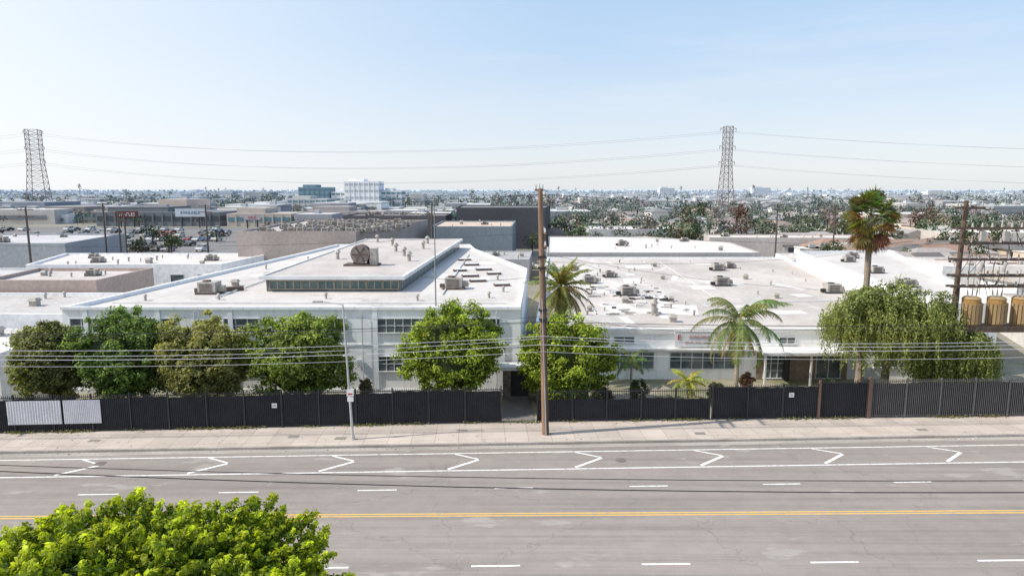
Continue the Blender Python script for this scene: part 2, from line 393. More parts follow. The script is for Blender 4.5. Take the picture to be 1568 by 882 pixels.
def paint(name,c):
    m,n_,b=new_mat(name)
    cc=mixc(n_,noise(n_,3.5,(1,1,1),8,.75,.48,.70),c,(.36,.33,.31))
    n_.links.new(cc,b.inputs['Base Color']); b.inputs['Roughness'].default_value=.7
    return m
PW=paint('white_road_paint',(.84,.84,.82)); PY=paint('yellow_road_paint',(.76,.46,.09))
mk=MB()
def mline(y0,sl,x0,x1,wd,mi=0,z=.0135):
    k=max(1,int((x1-x0)/8))
    for i in range(k):
        a=x0+(x1-x0)*i/k;b_=x0+(x1-x0)*(i+1)/k
        mk.add([(a,y0+sl*a-wd/2,z),(b_,y0+sl*b_-wd/2,z),(b_,y0+sl*b_+wd/2,z),(a,y0+sl*a+wd/2,z)],[(0,1,2,3)],mi)
mline(31.90,.0125,-120,120,.11,1); mline(32.13,.0125,-120,120,.11,1)
mline(37.5,.038,-120,-13.5,.12); mline(37.5,.038,-13.1,120,.12)
mline(40.1,.04,-120,120,.11)
for i in range(-14,15):
    x=-1.75+7.35*i; mline(27.35,.02,x-.0,x+2.1,.12)
    x=.1+7.35*i+.0; mline(35.05,.035,x-1.05,x+1.05,.11)
for X in [-31.6+7.4*i for i in range(-6,15)]:
    sy=.039*X
    def seg(p,q,wd):
        p=Vector((p[0],p[1]));q=Vector((q[0],q[1]));d=(q-p).normalized();nn=Vector((-d.y,d.x))*wd/2
        mk.add([(*(p-nn),.0135),(*(q-nn),.0135),(*(q+nn),.0135),(*(p+nn),.0135)],[(0,1,2,3)],0)
    ap=(X,39.05+sy)
    seg((X-1.5,39.95+sy),(ap[0]-.03,ap[1]+.10),.13); seg((X-1.7,37.65+sy),(ap[0],ap[1]-.0),.2)
mk.build('lane_markings',[PW,PY])
CI=M('cast_iron',(.2,.18,.17))
for x,y in ((-24.3,38.4),(6.5,38.9)):
    mh=MB(); mh.cyl((x,y,.009),(x,y,.02),.33,.33,20); mh.cyl((x,y,.021),(x,y,.024),.26,.26,20); mh.build('manhole_cover',[CI])
ub=MB()
for x,y in ((-27,41.5),(-14.5,42.2),(-11.4,41.9),(12,42.8),(27,43.5)):
    ub.box(x,x+.7,y,y+.45,.14,.165)
ub.build('utility_box_lid',[M('lid_concrete',(.30,.27,.24))])
lt=MB()
for i in range(160):
    x=R(-34,34); y=random.choice([curb(x)-R(.05,.4),fy(x)-R(.1,.5),curb(x)+R(.3,2)]); z=.02 if y<curb(x) else .16
    s_=R(.03,.1); lt.obox((x,y,z),(s_,s_*.7,s_*.3),R(0,3),0,(R(.15,.7),)*3)
lt.build('litter',[ATTR])

# ------------------------------------------------------------------ main white two-storey building
def window(mbF,mbG,x0,x1,z0,z1,y,mull=4,hz_=1,fm=0,gm=0,t=.06):
    mbG.box(x0,x1,y-.012,y+.02,z0,z1,gm)
    mbF.box(x0-t,x1+t,y-.09,y+.01,z1,z1+t,fm); mbF.box(x0-t*1.5,x1+t*1.5,y-.14,y+.01,z0-t,z0,fm)
    mbF.box(x0-t,x0,y-.085,y+.01,z0,z1,fm); mbF.box(x1,x1+t,y-.085,y+.01,z0,z1,fm)
    for i in range(1,mull):
        x=x0+(x1-x0)*i/mull; mbF.box(x-.03,x+.03,y-.05,y-.013,z0,z1,fm)
    for i in range(1,hz_+1):
        z=z0+(z1-z0)*i/(hz_+1); mbF.box(x0,x1,y-.045,y-.0135,z-.02,z+.02,fm)
def ac_unit(mb,x,y,z,s=1.0,rz=0):
    s*=.82
    mb.obox((x,y,z+.02),(1.9*s,1.5*s,.16*s),rz,1); mb.obox((x,y,z+.18*s),(1.5*s,1.3*s,.85*s),rz,0)
    mb.cyl((x-.2*s,y,z+1.03*s),(x-.2*s,y,z+1.15*s),.36*s,.34*s,14,1)
    mb.obox((x+1.0*s,y+.1,z+.2*s),(.6*s,.6*s,.5*s),rz,0,None,.8)
    mb.obox((x-1.0*s,y,z+.1*s),(.5*s,.3*s,.35*s),rz,1)
    for k in range(4): mb.obox((x-.05*s,y-.66*s,z+(.28+.17*k)*s),(1.1*s,.03,.08*s),rz,1)
def vent(mb,x,y,z,s=1.0):
    mb.cyl((x,y,z),(x,y,z+.5*s),.13*s,.13*s,8,0); mb.cyl((x,y,z+.5*s),(x,y,z+.7*s),.25*s,.1*s,10,0)
def goose(mb,x,y,z,s=1.0):
    mb.box(x-.3*s,x+.3*s,y-.3*s,y+.3*s,z,z+.45*s,0); mb.obox((x,y,z+.45*s),(.85*s,.85*s,.25*s),0,0,None,.6)

B=empty('white_warehouse_building',(0,0,0))
FL=[(-34.8,52),(.66,52),(1.75,78),(-5.6,104),(-7,113),(-29,113),(-30,100)]
mb=MB(); mb.prism(FL,0,6.7,0,1); mb.build('walls_and_roof',[WHITE,ROOF],B)
mb=MB(); mb.ring(FL,.28,6.7,7.03); mb.build('parapet',[WHITE],B)
F=MB();G=MB()
for x0,x1,mu in ((-34.2,-31.7,3),(-28.9,-26.2,3),(-22.3,-19.6,3),(-16.3,-12.9,4),(-10.4,-6.5,6),(-3.6,-1.0,3)):
    window(F,G,x0,x1,5.02,6.1,52,mu)
for x0,x1,mu in ((-30,-27,3),(-22.3,-19.6,3),(-16.3,-12.9,4),(-10.4,-8.6,3),(-7.0,-5.4,2)):
    window(F,G,x0,x1,1.95,3.1,52,mu)
F.build('window_frames',[FRAME],B); G.build('window_panes',[GLASS],B)
T=MB(); T.box(-34.86,.70,51.86,51.995,6.82,7.06); T.box(-34.8,.66,51.95,51.995,4.0,4.12); T.box(-34.8,.66,51.93,51.995,0,.5)
for x in (-33.0+5.6*i for i in range(0,7)):
    if x<.3: T.box(x-.18,x+.18,51.9,51.995,.5,4.0); T.box(x-.18,x+.18,51.9,51.995,4.12,6.82)
T.build('trim',[M('white_trim',(.89,.9,.91),(.82,.83,.85),.8,(1,1,.3),fine=5,fineamt=.06,third=((.6,.6,.59),1.1,(2,2,.15)))],B)
T=MB()
for x in (-24.5,-11.6,-1.2): T.cyl((x,51.82,.4),(x,51.82,6.7),.055,.055,6)
T.box(-12.1,-11.7,51.8,51.95,2.3,2.9)
T.build('downpipes',[M('pipe_white',(.6,.62,.65))],B)
MO=[(-22.6,62.2),(-10.3,62.2),(-8.4,109),(-22.9,109)]
mb=MB(); mb.prism(MO,6.7,7.85,0,0); mb.build('clerestory_walls',[M('clerestory_wall',(.20,.21,.20),(.13,.13,.13))],B)
ov=[(-23.1,61.7),(-9.8,61.7),(-7.9,109.5),(-23.4,109.5)]
mb=MB(); mb.prism(ov,7.853,8.08,1,0); mb.add([(x,y,7.853) for x,y in ov],[(3,2,1,0)],1); mb.ring(ov,.25,8.08,8.2,1); mb.build('clerestory_roof',[M('roof_clerestory',(.54,.49,.465),(.43,.395,.375),.25,(1,.6,1),fine=1.5,fineamt=.12,third=((.61,.58,.555),.2,(1,.4,1))),FRAME],B)
F=MB();G=MB()
for i in range(8):
    a=-22.3+i*1.49; window(F,G,a+.05,a+1.4,6.98,7.68,62.2,2,0,t=.04)
for i in range(22):
    y=63+i*2.08; x=-10.3+(y-62.2)*1.9/46.8
    F.obox((x+.02,y,6.85),(.07,.12,.95),0,0); 
    G.add([(x+.015,y+.1,6.95),(x+.015+.083,y+2.0,6.95),(x+.015+.083,y+2.0,7.7),(x+.015,y+.1,7.7)],[(0,1,2,3)],0)
F.build('clerestory_frames',[FRAMEG],B); G.build('clerestory_panes',[GGLASS],B)
E=MB()
RUST=M('rusty_metal',(.17,.12,.10),(.09,.075,.07),3); DISH=M('fan_housing',(.30,.26,.24),(.19,.16,.15),2)
E.cyl((-15.9,71.2,9.3),(-15.9,72.4,9.3),.95,.95,22,1); E.cyl((-15.9,71.1,9.3),(-15.9,71.19,9.3),1.0,.9,22,3)
for a_ in range(6):
    E.cyl((-15.9,71.08,9.3),(-15.9+.85*math.cos(a_*1.047),71.08,9.3+.85*math.sin(a_*1.047)),.05,.09,5,1)
for k in (-.7,.7): E.box(-15.9+k-.06,-15.9+k+.06,71.3,72.3,8.08,8.7,1)
E.box(-14.9,-14.2,71.2,72.4,8.08,9.9,0)
E.box(-17.6,-14.0,70.8,72.8,8.09,8.25,1)
for x,y in ((-13,82),(-19,86),(-12,92),(-17,97),(-12.5,101),(-20,78),(-11.5,76),(-20.5,104),(-15,88)): vent(E,x,y,8.08,1.6)
for x,y in ((-27,66),(-28.3,64),(-26,72)): goose(E,x,y,6.7,.9)
ac_unit(E,-27.3,61,6.7,1.3); E.obox((-26,62.5,6.7),(2.2,.5,.4),.4,1); ac_unit(E,-5.5,64,6.7,1.3)
for x,y,sx_ in ((-4.5,73,1.2),(-3.3,79,1.2),(-5.2,67.5,1.0),(-3.5,69,1.1),(-6,78,1),(-5,84,1.2),(-6.3,90,1.1),(-1,66,1.0),(-2,75,1)):
    E.obox((x,y,6.7),(1.5*sx_,.9,.22),.2,1); E.obox((x,y,6.92),(1.3*sx_,.75,.04),.2,2)
for x,y in ((-31,57),(-25,57.5),(-8,57),(-2,58.5),(-16,58),(-1.5,70.5),(-29,80),(-27,90),(-.8,62)): vent(E,x,y,6.7,.8)
E.cyl((-6.2,60,6.8),(-6.2,98,6.8),.06,.06,6,2); E.cyl((-25.5,58,6.8),(-24.8,100,6.8),.06,.06,6,2)
E.cyl((-33,55.5,6.8),(-.5,55.3,6.8),.05,.05,6,2)
E.build('roof_equipment',[UNIT,RUST,FRAME,DISH],B)
PT=M('roof_patch',(.70,.675,.655),(.62,.59,.57),.6,fine=3,fineamt=.1); PT2=M('roof_patch_dark',(.46,.43,.41),(.54,.505,.485),.8,fine=3)
q=MB()
for i in range(26):
    x=R(-32,-1);y=R(54,60) if i%2 else R(64,98)
    if y>61 and -24<x<-8: x=R(-7,-2.5) if i%3 else R(-29,-25)
    z=6.704+.0006*i; q.obox((x,y,z-.01),(R(.6,3.2),R(.5,3),.01),R(-.2,.2),i%2)
for i in range(7): q.box(-33.5,0.1,53+i*1.25,53.05+i*1.25,6.70,6.7035,1)
for i in range(12): q.box(-8.6,-.5,62+i*2.4,62.06+i*2.4,6.70,6.7035,1); q.box(-29,-24,62+i*2.9,62.06+i*2.9,6.70,6.7035,1)
q.build('roof_patches',[PT,PT2],B)
fp=empty('flagpole',(-6.0,53,6.7)); mb=MB(); mb.cyl((0,0,0),(0,0,8.6),.06,.03,8); mb.cyl((0,0,8.6),(0,0,8.72),.08,.04,8); mb.box(-.2,.2,-.2,.2,0,.15); mb.build('pole',[M('weathered_pole',(.3,.29,.28))],fp)

# ------------------------------------------------------------------ right one-storey building
B2=empty('white_office_building',(0,0,0))
FR=[(1.9,56),(35.7,56),(42.6,96),(47,117),(6,117)]
RG=M('roof_membrane_grey',(.57,.52,.485),(.43,.39,.365),.13,(1,.55,1),fine=1.4,fineamt=.15,third=((.72,.69,.665),.12,(1,.3,1)))
mb=MB(); mb.prism(FR,0,4.2,0,1); mb.build('walls_and_roof',[WHITE,RG],B2)
mb=MB(); mb.ring(FR,.3,4.2,4.5); mb.build('parapet',[WHITE],B2)
F=MB();G=MB()
for x0,x1,z0,z1,mu in ((7.2,11.9,1.1,2.45,5),(13.3,18.8,1.1,2.45,6),(22.4,23.7,3.2,3.75,2),(30.5,33.5,1.2,2.5,3),(8.6,10.2,3.3,3.8,2)):
    window(F,G,x0,x1,z0,z1,56,mu)
F.build('window_frames',[FRAME],B2); G.build('window_panes',[GLASS],B2)
T=MB(); T.box(20.3,28.5,53.6,55.99,2.75,3.0)
for x in (20.5,24.2,28.3): T.box(x-.07,x+.07,53.7,53.84,.15,2.75)
T.box(1.9,20.2,55.5,55.99,2.72,2.85); T.box(1.9,35.7,55.9,55.995,4.05,4.5)
T.build('entry_canopy',[M('canopy_paint',(.82,.81,.8),(.7,.68,.66),1)],B2)
T=MB(); T.box(20.6,28.2,55.9,55.985,.15,2.74); T.box(22.8,23.2,55.5,55.89,.15,2.0,1)
T.build('entry_recess',[M('tan_brick',(.36,.27,.21),(.24,.18,.14),3),DARKMET],B2)
F=MB();G=MB(); window(F,G,21.2,22.9,.3,2.2,55.9,3,2); window(F,G,25.6,27.6,.3,2.3,55.9,2,0); F.build('door_frames',[FRAME],B2); G.build('door_glass',[GLASS],B2)
sg=empty('building_sign',(0,0,0)); mb=MB(); mb.box(13.6,17.0,55.82,55.89,3.0,4.25); mb.box(13.55,17.05,55.8,55.895,4.25,4.31);mb.build('panel',[M('sign_panel',(.86,.86,.88))],sg)
RED=M('red_letter',(.50,.06,.07),fineamt=0); DULLRED=M('faded_red_letter',(.55,.30,.32),fineamt=0)
def text(s,loc,size,mat,parent,rot=(math.pi/2,0,0)):
    c=bpy.data.curves.new('lettering','FONT'); c.body=s; c.size=size; c.extrude=.015; c.align_x='CENTER'
    o=bpy.data.objects.new('lettering',c); scene.collection.objects.link(o); o.location=loc; o.rotation_euler=rot; c.materials.append(mat); o.parent=parent; return o
text('E',(13.95,55.79,3.6),.62,RED,sg); text('AVAILABLE',(15.6,55.79,3.75),.34,DULLRED,sg); text('SPACE  FOR  LEASE',(15.5,55.79,3.3),.26,DULLRED,sg)
E=MB()
for x,y,s in ((9.8,86,1.2),(13.3,92,1.0),(26,84,1.3),(13,76,1.25),(30.3,100,1.2),(37,78,1.3),(9,100,.9),(33,103,1.0)): ac_unit(E,x,y,4.2,s,R(-.1,.1))
for x,y,s in ((14.5,60.5,1.0),(11.9,71,1.0),(17,72,.8),(25.8,68,1.1),(20,90,.8),(29,74,.8),(31,90,1.0),(22,105,1),(7.6,66,.8),(34,66,.9)): goose(E,x,y,4.2,s)
for i in range(40): vent(E,R(5,40) if i%2 else R(7,18),R(60,112),4.2,R(.4,.9))
for i in range(60):
    x=R(9,17.5);y=R(63,84); a=R(-.8,.8); l=R(.3,1.5); E.obox((x,y,4.21),(l,R(.08,.3),R(.05,.25)),a,i%3)
E.cyl((8,64,4.32),(8.7,108,4.32),.06,.06,6,2); E.cyl((20,70,4.32),(36,72,4.32),.05,.05,6,2); E.cyl((21.5,60,4.3),(24,110,4.3),.05,.05,6,2)
E.cyl((13.5,64,4.2),(13.5,64,5.3),.25,.25,12,0);E.cyl((13.5,64,5.3),(13.5,64,5.7),.4,.2,12,0)
E.build('roof_equipment',[UNIT,DARKMET,FRAME],B2)
q=MB()
for i in range(46):
    x=R(4,34);y=R(58,113); z=4.204+.0006*i; q.obox((x,y,z-.01),(R(.7,4.5),R(.6,6),.01),R(-.3,.3),0 if i%3 else 1)
for i in range(20): q.box(2.6+i*.15,35+i*.4,58+i*2.8,58.06+i*2.8,4.2,4.2035,1)
q.build('roof_patches',[PT,PT2],B2)
W=empty('white_annex_building',(0,0,0)); FW=[(36,57),(41.3,57),(60,108),(44.4,106)]
mb=MB(); mb.prism(FW,0,6.0,0,1); mb.ring(FW,.25,6.0,6.5,0); mb.build('walls_and_roof',[WHITE,ROOF],W)
F=MB();G=MB(); window(F,G,37.2,39.2,1.4,2.6,57,2); F.build('window_frames',[FRAME],W);G.build('window_panes',[GLASS],W)
E=MB(); 
for x,y in ((41,70),(44,82),(47,95),(50,100)): ac_unit(E,x,y,6,1.0)
E.build('roof_equipment',[UNIT,DARKMET],W)

en=empty('entry_gateway',(0,0,0)); mb=MB()
mb.box(-.7,-.1,50.2,50.9,.15,2.5,0); mb.box(1.3,2.6,50.2,50.9,.15,2.5,0); mb.box(-.9,2.8,50.0,51.6,2.5,2.75,1); mb.box(2.6,5.8,50.3,50.8,.15,1.9,0); mb.box(-.1,1.3,51.2,51.3,.15,2.5,2)
mb.build('stone_piers_and_canopy',[M('rubble_stone',(.26,.2,.17),(.12,.10,.09),3.5,fine=6,fineamt=.4),FRAME,DARKMET],en)

# ------------------------------------------------------------------ fence
FENCE=M('fence_black',(.042,.043,.05),fine=6,rough=.5); SCREEN=M('privacy_screen',(.045,.045,.052),(.03,.031,.037),.8,(1,1,1),fine=5,rough=.95)
SCR2=M('privacy_screen_faded',(.06,.06,.065),(.04,.04,.045),.8); FPALE=M('fence_grey',(.15,.15,.155),fine=6,rough=.5)
def fence(name,x0,x1,hp,hs,mp=0,ms=1,step=.125,postw=.09):
    e=empty(name,(0,0,0)); mb=MB(); sc=MB(); x=x0
    while x<x1:
        y=fy(x); mb.box(x-.013,x+.013,y-.05,y-.024,.2,hp+.15+R(-.012,.012),0); x+=step
    n=max(1,round((x1-x0)/2.45)); w_=(x1-x0)/n
    for i in range(n+1):
        X=x0+i*w_; Y=fy(X); mb.box(X-postw/2,X+postw/2,Y-.06,Y+.05,.1,hp+.2,0)
        if i<n:
            X2=X+w_;Y2=fy(X2)
            for z in (.32,hp-.05):
                mb.add([(X,Y-.02,z),(X2,Y2-.02,z),(X2,Y2-.02,z+.05),(X,Y-.02,z+.05),(X,Y+.03,z),(X2,Y2+.03,z),(X2,Y2+.03,z+.05),(X,Y+.03,z+.05)],[(0,1,2,3),(3,2,6,7),(4,7,6,5),(0,4,5,1)],0)
            if hs>0:
                k=6; jt=[R(-.03,.03) for _ in range(k+1)]; zt=hs+.15+R(-.07,.05)
                for j in range(k):
                    a=X+w_*j/k;b_=X+w_*(j+1)/k
                    sc.add([(a,fy(a)+.05+jt[j],.2),(b_,fy(b_)+.05+jt[j+1],.2),(b_,fy(b_)+.045,zt-(.04 if j%2 else 0)),(a,fy(a)+.045,zt-(.04 if not j%2 else 0))],[(0,1,2,3)],0)
    mb.build('pickets_and_posts',[[FENCE,FPALE][mp]],e)
    if hs>0: sc.build('screen_fabric',[[SCREEN,SCR2][ms-1]],e)
    return e
fence('picket_fence',-62,-.75,2.55,2.3)
fence('picket_fence',1.75,13.7,2.3,1.62)
fence('picket_fence',13.9,21.3,2.5,2.3)
fence('fence_gate',21.5,24.8,2.75,2.5)
fence('picket_fence',25.1,62,2.8,2.55,1,2,.14)
gp=MB(); gp.box(24.85,25.05,fy(25)-.1,fy(25)+.1,.1,3.1); gp.box(21.33,21.47,fy(21)-.08,fy(21)+.08,.1,2.9); gp.build('gate_post',[M('rust_post',(.18,.11,.08))])
wp=MB()
for a,b_ in ((-33.0,-29.6),(-29.45,-27.1)):
    k=40
    for j in range(k):
        xa=a+(b_-a)*j/k; xb=a+(b_-a)*(j+1)/k
        wp.add([(xa,fy(xa)-.07-.02*(j%2),.75),(xb,fy(xb)-.07-.02*((j+1)%2),.75),(xb,fy(xb)-.07-.02*((j+1)%2),2.35),(xa,fy(xa)-.07-.02*(j%2),2.35)],[(0,1,2,3)])
wp.build('corrugated_panel',[M('panel_white',(.62,.63,.67),(.52,.54,.58),1)])
for (x,z,s) in ((-15.9,1.55,.34),(19.4,1.75,.34)):
    fs=MB(); y=fy(x); fs.box(x-s/2,x+s/2,y-.09,y-.07,z,z+s*.9); fs.box(x-s/2+.04,x+s/2-.04,y-.094,y-.0905,z+.1,z+.13,1); fs.box(x-s/2+.04,x+s/2-.04,y-.094,y-.0905,z+.19,z+.22,1); fs.build('fence_notice_sign',[FRAME,DARKMET])

# ------------------------------------------------------------------ trees on the lot
TR=[('ficus_tree',(-32.9,47.2),3.85,(2.85,2.3,3.0),(.11,.125,.04),(.27,.28,.11),11),
    ('ficus_tree',(-27.6,47.6),4.2,(3.75,2.7,3.5),(.07,.12,.026),(.22,.32,.08),12),
    ('ficus_tree',(-22.0,47.3),3.9,(3.85,2.6,3.3),(.13,.14,.04),(.44,.42,.16),13),
    ('ficus_tree',(-15.3,47.8),4.0,(4.1,2.7,3.35),(.09,.14,.026),(.34,.41,.09),14),
    ('ficus_tree',(-4.25,48.2),4.25,(4.15,2.8,3.6),(.10,.155,.02),(.47,.56,.07),15),
    ('ficus_tree',(4.0,48.4),3.8,(3.75,2.7,3.35),(.10,.155,.02),(.47,.56,.07),16)]
for n_,b_,cz,rad,t1,t2,sd in TR:
    make_tree(n_,(b_[0],b_[1],.15),cz,rad,400,84,.52,.22,t1,t2,sd,.16,.72,-.97,0,.19)
make_tree('street_tree',(-9.9,16.3,.15),4.95,(6.4,4.6,2.95),3000,56,.27,.14,(.075,.13,.010),(.52,.58,.03),31,.25,.62,-.45,1.05,.11,.3)
def pepper(name,base,cz,rad,seed):
    e=make_tree(name,base,cz,rad,240,60,.6,.2,(.12,.155,.05),(.32,.36,.13),seed,.3,.6,-.5)
    rg=np.random.default_rng(seed); ns=800
    d=unit(rg.normal(size=(ns,3))); d[:,2]=d[:,2]*.6+.1; 
    st=np.array([0,0,cz-base[2]])+d*np.array(rad)*rg.uniform(.7,1.08,(ns,1))
    per=34; t=np.tile(np.linspace(0,1,per),ns); si=np.repeat(np.arange(ns),per); L=rg.uniform(.9,3.2,ns)[si]
    P=st[si]+np.stack([d[si,0]*.25*np.sqrt(t),d[si,1]*.25*np.sqrt(t),-t*L],axis=1)+rg.normal(0,.07,(ns*per,3))
    keep=P[:,2]>.9; P=P[keep]; n=len(P); N=rg.normal(size=(n,3)); N[:,2]*=.4
    D=np.tile(np.array([[0,0,-1.]]),(n,1))+rg.normal(0,.5,(n,3))
    V=leaf_quads(P,N,.26,.08,D); C=np.array([[.24,.27,.09]])*(rg.uniform(.6,1.5,(n,1)))*rg.uniform(.5,1.45,ns)[si][keep][:,None]
    npmesh('hanging_foliage',V,4,np.repeat(C,4,axis=0),LEAF,e)
pepper('pepper_tree',(28.3,50.2,.15),6.5,(4.7,2.8,2.8),41)
pepper('pepper_tree',(33.2,50.0,.15),4.0,(2.9,2.2,1.9),42)
feather_palm('queen_palm',(17.0,50.3,.15),6.1,.19,22,4.2,.85,(.18,.21,.08),51,(.1,0),34,5,-.55,1.3,1.75,.6)
feather_palm('date_palm',(3.9,54.0,.15),8.2,.3,66,3.1,.5,(.19,.20,.08),52,(0,0),28,18,-.9,1.4,1.0,.25)
feather_palm('young_palm',(8.9,49.5,.15),3.2,.1,14,1.8,.4,(.11,.16,.05),53,(0,0),18,0,-.1,1.3,1.7,.4)
feather_palm('young_palm',(13.1,49.3,.15),1.7,.12,16,1.7,.4,(.34,.37,.08),54,(0,0),18,2,.0,1.35,1.5,.4)
FPT=M('fan_palm_trunk',(.34,.28,.23),(.22,.18,.15),4,(1,1,3))
def fan_palm(name,base,tz,tr,seed,r0=1.1,rf=1.0,n=60,skirt=60):
    random.seed(seed); e=empty(name,base); H=tz-base[2]; t=MB()
    t.path([(0,0,-.2),(0,0,1.5),(.05,0,H*.5),(.0,0,H)],[tr*1.4,tr*1.05,tr*.9,tr*.8],10); t.build('trunk',[FPT],e)
    tris=[];cols=[];top=Vector((0,0,H))
    fan_leaves(tris,cols,top,n,r0,rf,-.2,1.5,(.15,.16,.06)); fan_leaves(tris,cols,top-Vector((0,0,.3)),n//3,r0*.9,rf*.9,-.7,-.1,(.22,.19,.08))
    fan_leaves(tris,cols,top-Vector((0,0,.5)),skirt,r0*.9,rf*.85,-1.4,-.7,(.22,.16,.10))
    npmesh('fan_fronds',np.array([tuple(x) for x in tris]),3,np.array(cols),LEAF,e)
fan_palm('fan_palm',(27.9,53.3,.15),14.0,.27,61,1.3,1.0,46,60)
fan_palm('fan_palm',(52.2,66.5,.15),17.0,.24,62)
def shrub(name,x,y,r,h,t1,t2,sd,z=.15): 
    e=empty(name,(x,y,z)); P,N,tip,ct,q=crown_points((0,0,h*.5),(r,r,h*.5),60,50,.22*max(1,r),-.9,sd)
    P[:,2]=np.maximum(P[:,2],.02); V=leaf_quads(P,N,.14,.08); col=np.array(t1)[None]*(1-tip[:,None])+np.array(t2)[None]*tip[:,None]
    npmesh('leaves',V,4,np.repeat(col*rng.uniform(.7,1.3,(len(P),1)),4,axis=0),LEAF,e)
shrub('clipped_shrub',9.3,48.3,.75,2.4,(.035,.05,.02),(.07,.10,.03),71)
shrub('clipped_shrub',15.5,50,.8,1.3,(.05,.07,.03),(.1,.12,.04),72)
shrub('red_shrub',18.6,52.5,.6,1.5,(.12,.07,.05),(.2,.12,.07),73)
shrub('shrub',24.5,50.5,.9,1.6,(.05,.07,.03),(.1,.12,.04),74); shrub('shrub',6.8,49.5,.8,1.2,(.06,.07,.03),(.12,.12,.05),75)
shrub('shrub',-11.2,50.5,.5,1.6,(.12,.10,.05),(.2,.16,.09),76)

# ------------------------------------------------------------------ utility poles and wires
def pole_y(x): return 42.9+.045*(x-2.2)
def power_pole(x,H,lean=-.45,arms=(15.5,13.2,12.4)):
    e=empty('utility_pole',(x,pole_y(x),.15)); mb=MB()
    mb.path([(0,0,-.2),(lean*.5,0,H*.5),(lean,0,H)],[.24,.20,.15],12)
    mb.build('pole',[WOOD],e); mb=MB()
    for z in arms:
        xx=lean*z/H; mb.box(xx+.15,xx+.27,-1.2,1.2,z-.06,z+.06,0)
        for yy in (-1.1,-.6,.6,1.1): mb.cyl((xx+.21,yy,z+.06),(xx+.21,yy,z+.28),.055,.035,8,1)
    mb.cyl((lean-.05,.0,H),(lean-.05,0,H+.3),.05,.03,8,1); mb.box(lean-.32,lean+.2,-.08,.08,H-.15,H-.02,0)
    for dx in (-.27,.15): mb.cyl((lean+dx,0,H-.02),(lean+dx,0,H+.25),.06,.04,8,1)
    mb.cyl((lean*.8+.3,-.15,12.3),(lean*.8+.3,-.15,13.1),.17,.17,10,2)
    for z in (11.6,10.9,8.2,7.6): mb.box(lean*z/H-.26,lean*z/H+.26,-.24,.1,z,z+.12,2); mb.cyl((lean*z/H+.3,-.1,z-.1),(lean*z/H+.3,-.1,z+.25),.05,.05,6,1)
    mb.cyl((.16,-.2,.0),(lean*.55+.12,-.2,10.8),.035,.035,6,2)
    mb.cyl((.02,-.24,.0),(lean*.55-.05,-.22,9),.025,.025,6,1)
    mb.build('crossarms_and_hardware',[WOOD,STEEL,DARKMET],e)
power_pole(2.2,15.9); power_pole(-47,15.9); power_pole(53,15.9)
wr=MB()
PX=[-47,2.2,53]
for z,yo,sag,r_,mi in ((15.7,-1.1,.9,.010,0),(15.7,1.1,.9,.010,0),(13.3,.6,.9,.010,0),
    (7.7,-.25,.55,.022,0),(7.55,.25,.7,.014,0),(6.75,-.25,.7,.016,1),(6.5,.2,.85,.016,1),(6.2,-.25,.6,.018,1),(5.75,-.25,.75,.012,1)):
    for a,b_ in zip(PX[:-1],PX[1:]):
        wr.wire((a-.3,pole_y(a)+yo,z),(b_-.3,pole_y(b_)+yo,z),sag+R(-.1,.1),r_,24,mi)
wr.wire((1.9,42.9,10.6),(-8,56,9.0),.4,.015,12,0); wr.wire((1.9,42.9,8.2),(24,56,4.2),.6,.012,14,0); wr.wire((1.9,42.9,8.0),(-12,52,6.2),.4,.012,14,0)
wr.wire((1.9,42.9,11.5),(33,50,12.5),.8,.01,16,0); wr.wire((1.9,42.9,12),(33,50,8.5),.8,.01,16,0)
wr.build('overhead_wires',[WIRE,WIREP])
wr=MB(); wr.wire((-40,21.5,8.3),(42,20.5,7.1),1.3,.018,30); wr.wire((-40,21.9,8.0),(42,20.9,7.25),1.05,.014,30); wr.build('roadside_wires',[WIRE])
e=empty('street_sign_pole',(-10.2,41.95,.15)); mb=MB(); mb.cyl((0,0,0),(-.35,0,8.8),.085,.05,10); mb.cyl((0,0,0),(0,0,.25),.14,.12,10); mb.cyl((-.35,0,8.75),(-1.6,0,8.95),.035,.03,6); mb.obox((-1.9,0,8.88),(.6,.2,.12)); mb.build('pole',[STEEL],e)
mb=MB(); mb.box(-.27,.17,-.13,-.11,2.9,3.35,0); mb.box(-.2,.1,-.135,-.1305,3.0,3.1,1); mb.box(-.24,.15,-.13,-.11,2.55,2.85,0); mb.build('sign_plates',[M('sign_white',(.8,.8,.8)),RED],e)
e=empty('transformer_bank',(0,0,0)); mb=MB(); PY_=50.2
for x in (32.9,39.8): mb.path([(x,PY_,0),(x+.1,PY_,8),(x+.25,PY_,15.2)],[.24,.2,.15],12,0)
for z in (13.2,12.1,10.9,9.7,8.9):
    for yy in (-.28,.28): mb.box(32.4,41.5,PY_+yy-.06,PY_+yy+.06,z-.08,z+.08,0)
    for i in range(10):
        x=33.6+i*.72; mb.cyl((x,PY_-.28,z+.08),(x,PY_-.28,z+.4),.09,.05,8,1)
mb.box(32.3,41.5,PY_-.9,PY_+.9,5.75,5.95,0); mb.box(32.3,41.5,PY_-.95,PY_-.9,5.6,6.05,0)
for x in (34.1,35.95,37.8,39.3):
    mb.cyl((x,PY_-.2,5.96),(x,PY_-.2,8.0),.62,.62,18,2); mb.cyl((x,PY_-.2,8.0),(x,PY_-.2,8.15),.66,.5,18,3)
    for k in range(9):
        a=math.pi+.35*(k)+.2; mb.obox((x+.72*math.cos(a),PY_-.2+.72*math.sin(a),6.15),(.05,.2,1.55),a,3)
    for k in (-.3,0,.3): mb.cyl((x+k,PY_-.2,8.1),(x+k*1.2,PY_-.2,8.65),.07,.04,8,1); mb.cyl((x+k*1.2,PY_-.2,8.65),(x+k*1.6+R(-.2,.2),PY_-.28,R(9.6,12)),.015,.015,4,4)
